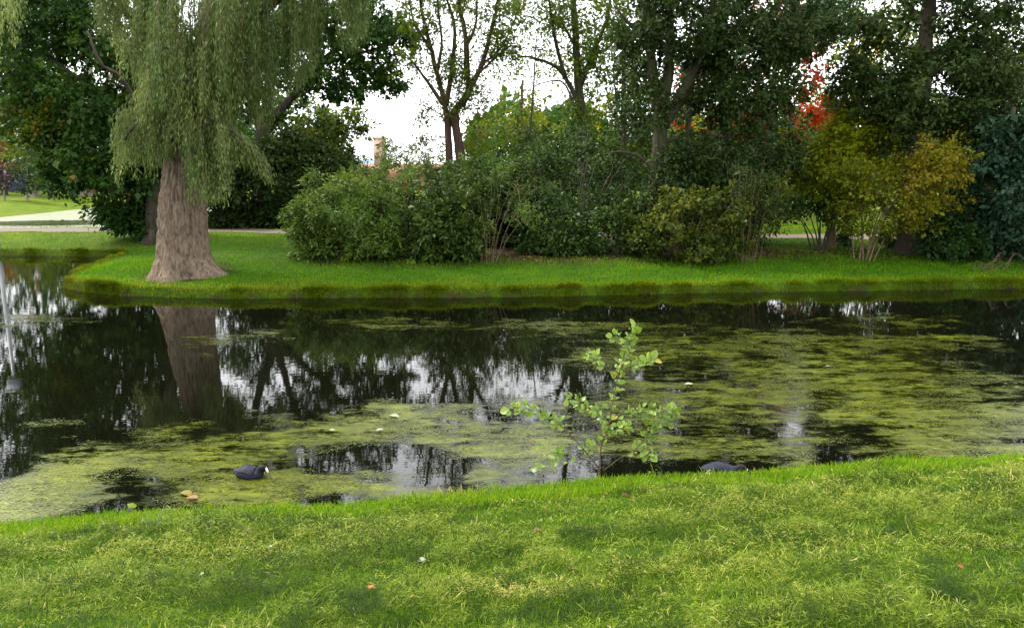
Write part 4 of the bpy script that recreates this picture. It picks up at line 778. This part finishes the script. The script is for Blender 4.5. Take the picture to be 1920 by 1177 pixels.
sp2 = [(-.185, .060, .006, .006), (-.150, .062, .045, .028), (-.095, .052, .080, .062), (-.020, .048, .092, .078), (.045, .044, .084, .072), (.095, .050, .058, .054), (.135, .066, .036, .038), (.165, .084, .030, .033), (.190, .084, .027, .029), (.210, .068, .019, .022), (.216, .058, .011, .013)]
c = PZ(1352, 889); coot('coot feeding at the bank edge, half hidden behind the grass', (c[0], c[1], -.012), R(-8), sp2, 1.08)

# ------------------------------------------------------------------ alder sapling on the near bank
def leaf_mesh(name, ln, wd, fold, curl, tint, seed):
    rng = np.random.default_rng(seed); m = 8; t = np.linspace(0, 1, m)
    wv = wd * .5 * np.sin(np.clip(t, 0, 1) ** .85 * math.pi) ** .7 * (1 + .25 * t); wv[0] = .002; wv[-1] = .004
    V = []
    for i in range(m):
        z = -curl * (t[i] ** 2) * ln; y = t[i] * ln
        for s in (-1, -.5, 0, .5, 1): V.append((s * wv[i], y, z + abs(s) * wv[i] * fold + rng.normal(0, .001)))
    ii = np.arange(m - 1)[:, None] * 5 + np.arange(4)[None, :]
    F = np.stack([ii, ii + 1, ii + 6, ii + 5], -1).reshape(-1, 4)
    return mesh_of(name, V, F, True, {'tint': ('FACE', np.full(len(F), tint) + rng.normal(0, .03, len(F)))})
def sapling():
    rng = np.random.default_rng(21); Y = 6.42
    base = P(1124, 892, Y); base[2] = hz(base[0], base[1])
    root = thing('alder_sapling', 'leafy alder sapling growing on the near bank over the water', 'sapling', tuple(base))
    LM = [leaf_mesh('leaf', .085, .062, f, cu, ti, k) for k, (f, cu, ti) in enumerate(((.25, .2, .55), (.45, .1, .7), (.15, .35, .45), (.35, -.1, .85), (.3, .3, .3)))]
    yl = leaf_mesh('leaf_yellow', .085, .06, .3, .2, 1.0, 9)
    for me in LM + [yl]: me.materials.append(L['sapling'])
    brs = [('stem', [(1124, 892), (1125, 855), (1132, 820), (1142, 794), (1151, 742), (1160, 701), (1170, 670), (1181, 638), (1191, 612)], .011, .003, (.30, 1.0), 46),
           ('branch', [(1122, 876), (1090, 837, -.1), (1059, 805, -.2), (1030, 782, -.25), (992, 767, -.3), (956, 765, -.35)], .007, .002, (.55, 1.0), 24), ('branch', [(1132, 820), (1116, 794, .1), (1099, 768, .15), (1088, 753, .2), (1062, 747, .2)], .005, .002, (.45, 1.0), 14),
           ('branch', [(1129, 884), (1160, 860, -.05), (1186, 846, -.1), (1209, 823, -.15), (1225, 800, -.2), (1262, 790, -.2)], .006, .002, (.5, 1.0), 24), ('branch', [(1152, 708), (1136, 690, .08), (1118, 676, .12), (1106, 664, .15)], .004, .0015, (.4, 1), 9),
           ('branch', [(1148, 778), (1172, 779, -.1), (1198, 768, -.15), (1238, 772, -.2), (1268, 770, -.2)], .005, .002, (.3, 1.0), 20), ('branch', [(1162, 696), (1185, 686, -.1), (1205, 680, -.15), (1222, 676, -.2)], .004, .0015, (.35, 1.0), 12),
           ('branch', [(1136, 812), (1158, 805, .12), (1180, 800, .2)], .004, .0015, (.3, 1), 9), ('branch', [(1120, 880), (1085, 868, -.1), (1050, 862, -.2), (1008, 878, -.25)], .004, .0015, (.55, 1), 8), ('branch', [(1126, 850), (1112, 842, .1), (1100, 836, .15)], .003, .001, (.3, 1), 6),
           ('branch', [(1141, 796), (1124, 778, -.08), (1112, 768, -.1)], .003, .001, (.3, 1), 6), ('branch', [(1174, 660), (1160, 640, .06), (1150, 628, .1)], .003, .001, (.3, 1), 7), ('branch', [(1215, 818, -.15), (1214, 840, -.18), (1216, 850, -.2)], .003, .001, (.4, 1), 5), ('branch', [(1046, 795, -.2), (1028, 840, -.25), (1050, 850, -.3)], .003, .001, (.5, 1), 4)]
    first = True
    for nm, pl, r0, r1, tr, nl in brs:
        pts = polyline_px(pl, Y); 
        if first: pts[0, 2] = base[2] - .04; first = False
        q = spline(pts, 24); mb = MB(); mb.tube(q - base, np.linspace(r0 * .8, r1 * .8, 24), 7)
        br = obj(nm, mb.mesh(nm), M['stem_red'], root)
        T = unit(np.gradient(q, axis=0))
        nl = int(nl * 2.4)
        for i in range(nl):
            t = max(.12, tr[0] - .12) + (tr[1] - max(.12, tr[0] - .12)) * ((i + rng.random()) / nl) ** .85; ix = min(23, int(t * 23)); p = q[ix] - base
            ang = i * 2.4 + rng.normal(0, .5); side = unit(np.cross(T[ix], np.array([0, 0, 1.])) + 1e-4); up_ = np.cross(side, T[ix])
            d = unit(T[ix] * rng.uniform(.2, .9) + side * math.cos(ang) * 1.0 + up_ * math.sin(ang) * .7 + np.array([0, -.1, .15]))
            nrm = unit(np.array([0, -.35, .8]) + rng.normal(0, .45, 3)); x_ = unit(np.cross(d, nrm)); nrm = np.cross(x_, d)
            mt = Matrix(((x_[0], d[0], nrm[0]), (x_[1], d[1], nrm[1]), (x_[2], d[2], nrm[2])))
            lf = obj('leaf', yl if rng.random() < .025 else LM[rng.integers(5)], None, br)
            s = rng.uniform(.42, .86) * (1.2 if t > .93 else 1)
            lf.matrix_basis = Matrix.Translation(Vector(p + d * rng.uniform(.008, .045))) @ mt.to_4x4() @ Matrix.Scale(s, 4)
sapling()

# ------------------------------------------------------------------ grass
def blades(x, y, z, ln, wd, lean, tint, rng, bend=.5):
    n = len(x); a = rng.uniform(0, 2 * math.pi, n); d = np.column_stack([np.cos(a), np.sin(a), np.zeros(n)])
    if lean is not None: d = unit(d * .8 + lean)
    sd = np.column_stack([-d[:, 1], d[:, 0], np.zeros(n)])
    p0 = np.column_stack([x, y, z]); b = (rng.uniform(.15, 1, n) * bend)[:, None]; ln = ln[:, None]; wd = wd[:, None]
    up = np.array([0, 0, 1.])
    p1 = p0 + ln * .55 * (up * np.sqrt(np.maximum(.05, 1 - b * b * .4)) + d * b * .5); p2 = p1 + ln * .5 * (up * (1 - b) + d * (b * 1.3 + .1))
    V = np.stack([p0, p1 + sd * wd * .5, p2, p1 - sd * wd * .5], 1).reshape(-1, 3)
    return V, [np.arange(n * 4).reshape(-1, 4)], tint
def grass_obj(name, label, V, F, t, mat): return tag(obj(name, mesh_of(name, V, F, False, {'tint': ('FACE', np.clip(t, 0, 1))}), mat), label, 'grass', kind='stuff')
rng = np.random.default_rng(31)
n = 300000
y = 2.2 + 6.6 * rng.random(n) ** .95; x = rng.uniform(-1, 1, n) * (y * .72 + .35)
d = sdist(POND, x, y); ok = d > .015; x, y, d = x[ok], y[ok], d[ok]
strip = d < .78 + .35 * (fbm(x * 1.1, y * 1.1, 0, 23) - .5)
keepp = np.where(strip, 1., .62); ok = rng.random(len(x)) < keepp; x, y, d, strip = x[ok], y[ok], d[ok], strip[ok]; n = len(x)
ln = np.where(strip, rng.uniform(.03, .085, n) + .05 * (vnoise(x * 6, y * 6, 0, 3) > .72) * rng.random(n), rng.uniform(.015, .048, n))
wd = np.where(strip, rng.uniform(.003, .0055, n), rng.uniform(.003, .005, n)) * np.clip(y / 4.5, .8, 1.4)
tn = np.where(strip, .62, .50) + .35 * (fbm(x * 2.6, y * 2.6, 0, 25) - .5) + rng.normal(0, .2, n)
tn = np.where(d < .10, tn + .30 * (vnoise(x * 1.2, y * 1.2, 0, 77) > .45), tn)
V, F, T = blades(x, y, height(x, y, d) - .004, ln, wd, None, tn, rng, .75)
grass_obj('grass', 'short bright green grass of the near bank', V, F, T, L['grass'])
# mown clippings lying on the lawn
n = 400000
y = 2.2 + 5.6 * rng.random(n) ** 1.1; x = rng.uniform(-1, 1, n) * (y * .72 + .35); d = sdist(POND, x, y)
cl_n = fbm(x * 1.5, y * 2.6, 0, 33, 5)
ok = (d > .70 + .35 * (fbm(x * 1.1, y * 1.1, 0, 23) - .5)) & (rng.random(n) < sstep(.30, .60, cl_n) * .7 + .30); x, y, d, cl_n = x[ok], y[ok], d[ok], cl_n[ok]; n = len(x)
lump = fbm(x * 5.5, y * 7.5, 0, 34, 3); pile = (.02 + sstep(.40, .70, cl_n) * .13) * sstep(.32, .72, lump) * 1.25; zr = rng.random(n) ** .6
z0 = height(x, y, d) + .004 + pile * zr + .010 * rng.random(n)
a = rng.uniform(0, 2 * math.pi, n); cur = rng.normal(0, 1.3, n); ln = rng.lognormal(math.log(.030), .45, n); wd = rng.uniform(.0028, .005, n) * np.clip(y / 4.2, .8, 1.5)
dm = np.column_stack([np.cos(a), np.sin(a), rng.normal(.10, .42, n)]); sd = np.column_stack([-np.sin(a), np.cos(a), rng.uniform(-.6, .6, n)])
p0 = np.column_stack([x, y, z0]); bend = (cur * .08 * ln)[:, None] * sd + (rng.uniform(0, .25, n) * ln)[:, None] * np.array([0, 0, 1.])
pm = p0 + dm * ln[:, None] * .5 + bend; pe = p0 + dm * ln[:, None]
for q_ in (pm, pe): q_[:, 2] = np.maximum(q_[:, 2], z0 - .004)
w2 = sd * wd[:, None] * .6
V = np.stack([p0, pm + w2, pe, pm - w2], 1).reshape(-1, 3); F = np.arange(n * 4).reshape(-1, 4)
tn = np.clip(.62 + .9 * (fbm(x * .8, y * 1.3, 0, 35) - .5) - .85 * sstep(.52, .63, fbm(x * 6.0, y * 9.0, 0, 39, 4)) - .3 * (1 - zr) + rng.normal(0, .22, n), 0, 1); straw = (fbm(x * .9, y * 1.9, 0, 37) > .66); tn = np.where(straw & (rng.random(n) < .3), .93, tn)  # darker grass clumps, with self-shadow of clumps and pile bottoms put into the tint
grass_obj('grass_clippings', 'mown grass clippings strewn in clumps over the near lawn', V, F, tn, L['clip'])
# far bank
n = 150000
x = rng.uniform(-14.5, 15.5, n); y = rng.uniform(16.2, 22, n); d = sdist(POND, x, y)
wdist = np.hypot(x - wb[0] - .12, y - wb[1])
ok = (d > .0) & (rng.random(n) < sstep(3.6, 1.8, d)) & (rng.random(n) < sstep(.7, 1.3, wdist)) & (np.abs(x) < y * .72); x, y, d = x[ok], y[ok], d[ok]; n = len(x)
tn = .42 + .8 * (fbm(x * .9, y * 1.3, 0, 43, 4) - .5) + rng.normal(0, .17, n) + .30 * sstep(1.2, .2, d)
V, F, T = blades(x, y, height(x, y, d) - .006, rng.uniform(.05, .13, n), rng.uniform(.008, .014, n), None, tn, rng, .7)
grass_obj('bank_grass', 'lush green grass on the far bank below the shrubs', V, F, T, L['bank'])
# tussocky fringe at the waterline of the far bank
n = 75000
seg_i = np.array(smooth_line(far_sh, 600)); e = rng.integers(0, 599, n); f = rng.random(n)[:, None]; c = seg_i[e] * (1 - f) + seg_i[e + 1] * f
tn_ = unit(seg_i[e + 1] - seg_i[e]); nn_ = np.column_stack([tn_[:, 1], -tn_[:, 0]])
o_ = rng.uniform(-.02, .26, n)
x, y = (c + nn_ * o_[:, None]).T; d = sdist(POND, x, y); bad = d < 0
x[bad], y[bad] = (c - nn_ * o_[:, None])[bad].T; d = sdist(POND, x, y)
tuft = vnoise(x * 2.2, y * 2.2, 0, 53); ok = (rng.random(n) < .22 + 1.0 * sstep(.35, .7, tuft)) & (np.abs(x) < y * .74); x, y, d, tuft, nn_, bad = x[ok], y[ok], d[ok], tuft[ok], nn_[ok], bad[ok]; n = len(x)
wdir = np.where(bad[:, None], nn_, -nn_); lean = np.column_stack([wdir, np.zeros(n)]) * 1.4
V, F, T = blades(x, y, height(x, y, d) - .004, rng.uniform(.07, .20, n) * (.6 + .7 * tuft), rng.uniform(.007, .013, n), lean, np.clip(.27 + .8 * (fbm(x * .9, y * .9, 0, 57, 4) - .45) + rng.normal(0, .18, n), 0, 1), rng, 1.15)
grass_obj('fringe_grass', 'straw tinged grass tufts hanging over the far waterline', V, F, T, L['fringe'])
# rougher lawn beyond the willow and under the trees
n = 90000
x = rng.uniform(-24, 24, n); y = rng.uniform(20, 33, n); d = sdist(POND, x, y); d2 = sdist(POND2, x, y)
pathd = np.min(np.abs((pc[None, ::4, 0] - x[:, None])) + np.abs((pc[None, ::4, 1] - y[:, None])), axis=1) if n < 1 else np.abs(np.interp(x, pc[:, 0], pc[:, 1]) - y)
ok = (d > .1) & (d2 > .3) & (pathd > .9) & ((x < -5.3) | (x > 7.5)) & (np.abs(x) < y * .74); x, y, d = x[ok], y[ok], d[ok]; n = len(x)
V, F, T = blades(x, y, height(x, y, d) - .006, rng.uniform(.05, .10, n), rng.uniform(.012, .02, n), None, .5 + .6 * (fbm(x * .6, y * .8, 0, 47) - .5) + rng.normal(0, .14, n), rng, .7)
grass_obj('lawn_grass', 'rougher lawn grass around the path behind the bank', V, F, T, L['bank'])
# fallen leaves too many to count under the trees
n = 9000
x = rng.uniform(-5, 15.5, n); y = rng.uniform(19.8, 24.5, n); d = sdist(POND, x, y)
ok = (d > 2.0 + .8 * rng.random(n)) & ((x > 7) | (rng.random(n) < .4)); x, y, d = x[ok], y[ok], d[ok]; n = len(x)
C = np.column_stack([x, y, height(x, y, d) + rng.uniform(.006, .02, n)]); N = unit(rng.normal(0, .3, (n, 3)) + np.array([0, 0, 1.])); an = rng.uniform(0, 6.28, n)
V, F = leaf_quads(C, N, np.column_stack([np.cos(an), np.sin(an), np.zeros(n)]), rng.uniform(.05, .11, n), rng.uniform(.03, .07, n), .1)
tag(obj('leaf_litter', mesh_of('litter', V, F, False, {'tint': ('FACE', rng.random(n))}), L['litter']), 'brown fallen leaves littering the earth under the trees', 'leaves', kind='stuff')

# ------------------------------------------------------------------ single leaves, tufts and small plants
def cmat(name, c): return noise_mat(name, [(.3, tuple(v * .6 for v in c)), (.7, c)], 40, rough=.6)
LEAFM = {k: cmat(k + '_dead_leaf', c) for k, c in (('orange', (.30, .12, .045)), ('brown', (.12, .06, .035)), ('pale', (.36, .40, .20)), ('yellow', (.17, .14, .03)), ('pink', (.24, .12, .075)), ('white', (.30, .31, .24)))}
def lone_leaf(px, py, size, mat, label, seed, on_water=False, name='fallen_leaf', tilt=.25, zoff=.035):
    rng = np.random.default_rng(seed)
    if on_water: p = PZ(px, py); z = .012
    else:
        z = .8
        for _ in range(12): p = PZ(px, py, z); z = hz(p[0], p[1]) + zoff
        p = PZ(px, py, z)
    ln = size * p[1] / FPX * 1.2
    me = leaf_mesh('fallen_leaf', ln, ln * .62, .35, rng.uniform(-.25, .3), .5, seed)
    o = obj(name, me, LEAFM[mat]); o.location = (p[0], p[1], z + .004); o.rotation_euler = (rng.normal(0, tilt) * (0 if on_water else 1), rng.normal(0, tilt) * (0 if on_water else 1), rng.uniform(-1.9, -1.1) if seed % 2 else rng.uniform(1.1, 1.9))
    return tag(o, label, 'leaf')
for a in ((765, 987, 18, 'orange', 'orange brown leaf curled on the clippings in the middle of the lawn', 1), (703, 1103, 15, 'orange', 'small orange leaf low on the lawn', 2), (1858, 990, 22, 'pale', 'pale green round leaf lying on the clippings', 3), (1234, 1000, 16, 'pink', 'pinkish brown leaf beside a dark clump of clippings', 4),
          (1167, 927, 18, 'brown', 'dark brown leaf at the edge of the green strip below the sapling', 5), (1806, 1063, 11, 'orange', 'tiny orange leaf beside the dark clippings', 6), (1000, 993, 14, 'brown', 'brown leaf among the clippings below the sapling', 7), (798, 1048, 14, 'white', 'whitish leaf scrap below the orange leaf', 8), (545, 1040, 14, 'white', 'white scrap lying alone on the clippings', 9),
          (510, 1026, 14, 'white', 'white scrap next to the clump of long blades', 10), (374, 1078, 12, 'white', 'small white scrap on the paler lawn', 11), (470, 998, 16, 'brown', 'reddish brown leaf caught in the clump of long blades', 12), (1150, 985, 12, 'pale', 'pale scrap on the clippings below the sapling', 13)): lone_leaf(*a)
for a in ((338, 926, 24, 'yellow', 'yellow brown leaf floating on the algae close to the near bank', 21, True), (372, 936, 20, 'pink', 'reddish leaf floating next to the yellow leaf', 22, True), (730, 781, 18, 'white', 'white leaf floating in mid pond, the largest of the pale ones', 23, True), (628, 809, 10, 'white', 'small white leaf floating on the algae ahead of the coot', 24, True),
          (704, 809, 13, 'white', 'pale leaf floating below the largest white one', 25, True), (1300, 722, 15, 'white', 'white leaf floating on dark water right behind the sapling', 26, True), (1548, 688, 9, 'white', 'white speck of leaf on the wide algae mat', 27, True)): lone_leaf(*a)
def tuft(name, label, cat, px, py, blist, mat, r=.0):
    z = .4
    for _ in range(10): p = PZ(px, py, z); z = hz(p[0], p[1])
    root = thing(name, label, cat, (p[0], p[1], z))
    for (dx, dy, h, lean_x, lean_y, wd) in blist:
        t = np.linspace(0, 1, 7); c = np.column_stack([dx + lean_x * t ** 1.7, dy + lean_y * t ** 1.7, h * (t - .18 * t ** 2 * min(1.5, abs(lean_x) / max(h, .01)))])
        c[0, 2] = -.02; w_ = wd * .5 * np.sqrt(np.clip(1 - t ** 2.2, .0, 1)) + .0006
        V = np.stack([c - np.column_stack([w_, w_ * .3, w_ * 0]), c + np.array([0, .15, 0]) * wd, c + np.column_stack([w_, w_ * .3, w_ * 0])], 1).reshape(-1, 3)
        ii = np.arange(6)[:, None] * 3 + np.arange(2)[None, :]; F = np.stack([ii, ii + 1, ii + 4, ii + 3], -1).reshape(-1, 4)
        obj('blade', mesh_of('blade', V, F, True, {'tint': ('FACE', np.full(len(F), .75))}), mat, root)
    return root
L['iris'] = leaf_mat('iris_blade', [(0, (.08, .14, .05)), (.75, (.17, .24, .11)), (1, (.22, .3, .15))], .25, .4, .4)
L['straw'] = leaf_mat('straw_blade', [(0, (.3, .24, .1)), (1, (.5, .42, .22))], .2, .6, .2)
tuft('iris_clump', 'grey green iris blades standing at the near bank edge', 'plant', 292, 995, [(-.02, 0, .17, -.05, 0, .016), (.01, 0, .20, .09, -.01, .017), (.03, .01, .17, .12, .02, .014), (-.05, 0, .10, -.03, 0, .012), (.05, 0, .05, .20, 0, .014), (-.09, .01, .12, -.01, 0, .012), (.0, .02, .15, .03, .02, .013), (.04, .0, .14, .07, .0, .012)], L['iris'])
tuft('long_blade_clump', 'clump of long bent grass blades left by the mower near the edge', 'plant', 490, 1012, [(-.02, 0, .10, -.14, 0, .008), (.01, 0, .12, .10, -.02, .008), (.03, .01, .10, .17, .02, .007), (-.05, 0, .07, -.16, -.03, .007), (.05, 0, .08, .15, -.05, .008), (.0, .02, .12, -.06, .02, .007), (.02, 0, .11, .05, -.03, .007), (-.03, .02, .09, -.10, -.05, .007)], L['clip'])
tuft('straw_tuft', 'dry straw coloured grass tuft at the near waterline', 'plant', 838, 930, [(.02 * k - .10, .02 * (k % 3), .06 + .012 * (k % 4), -.06 + .01 * (k * 7 % 9), .0, .006) for k in range(14)], L['straw'])
rng = np.random.default_rng(3)
tuft('pale_bank_plant', 'pale green leafy plant drooping over the far waterline', 'plant', 1562, 537, [(rng.normal(0, .07), rng.normal(0, .04), rng.uniform(.12, .26), rng.normal(0, .14), -.10 - .1 * rng.random(), .035) for _ in range(22)], L['iris'])
tuft('dock_plant', 'broad leaved plant at the foot of the dark laurel', 'plant', 770, 492, [(rng.normal(0, .07), rng.normal(0, .04), rng.uniform(.08, .18), rng.normal(0, .12), -.10 * rng.random(), .05) for _ in range(14)], L['sapling'])
# round leaf on a stalk at the near water edge
z = .4
for _ in range(8): p = PZ(250, 975, z); z = hz(p[0], p[1])
rt = thing('round_leaf_plant', 'single round yellow green leaf on a thin stalk by the iris blades', 'plant', (p[0], p[1], z))
mb = MB(); mb.tube([(0, 0, -.02), (.002, 0, .05), (0, .005, .10)], [.0025, .002, .002], 6); obj('stalk', mb.mesh('stalk'), M['twig'], rt)
a = np.arange(14) / 14 * 2 * math.pi; rr = .034 * (1 + .08 * np.cos(a * 5)); V = np.column_stack([np.cos(a) * rr, -np.sin(a) * rr * .25 + .0, .115 + np.sin(a) * rr * .7]); V = np.vstack([V, [(0, .008, .115)]])
obj('leaf', mesh_of('round_leaf', V, np.array([(14, i, (i + 1) % 14) for i in range(14)]), True, {'tint': ('FACE', np.full(14, .8))}), L['sapling'], rt)
# dead branches at the end of the bank
z = .5; p = P(1862, 480, 20.2); z = hz(p[0], p[1])
rt = thing('brushwood_pile', 'tangle of dead pale twigs under the blue green tree', 'brushwood', (p[0], p[1], z)); rng = np.random.default_rng(8)
for k in range(16):
    x0 = rng.uniform(-.6, .5); ln = rng.uniform(.4, 1.1); an = rng.normal(0, .7) + (math.pi if rng.random() < .4 else 0); hh = rng.uniform(.1, .5)
    q = spline(np.array([(x0, rng.normal(0, .15), -.02), (x0 + math.cos(an) * ln * .5, rng.normal(0, .15), hh), (x0 + math.cos(an) * ln, rng.normal(0, .2), hh * rng.uniform(.2, 1.2))]), 9)
    mb = MB(); mb.tube(q, np.linspace(.007, .002, 9), 5); obj('twig', mb.mesh('twig'), M['twig'], rt)
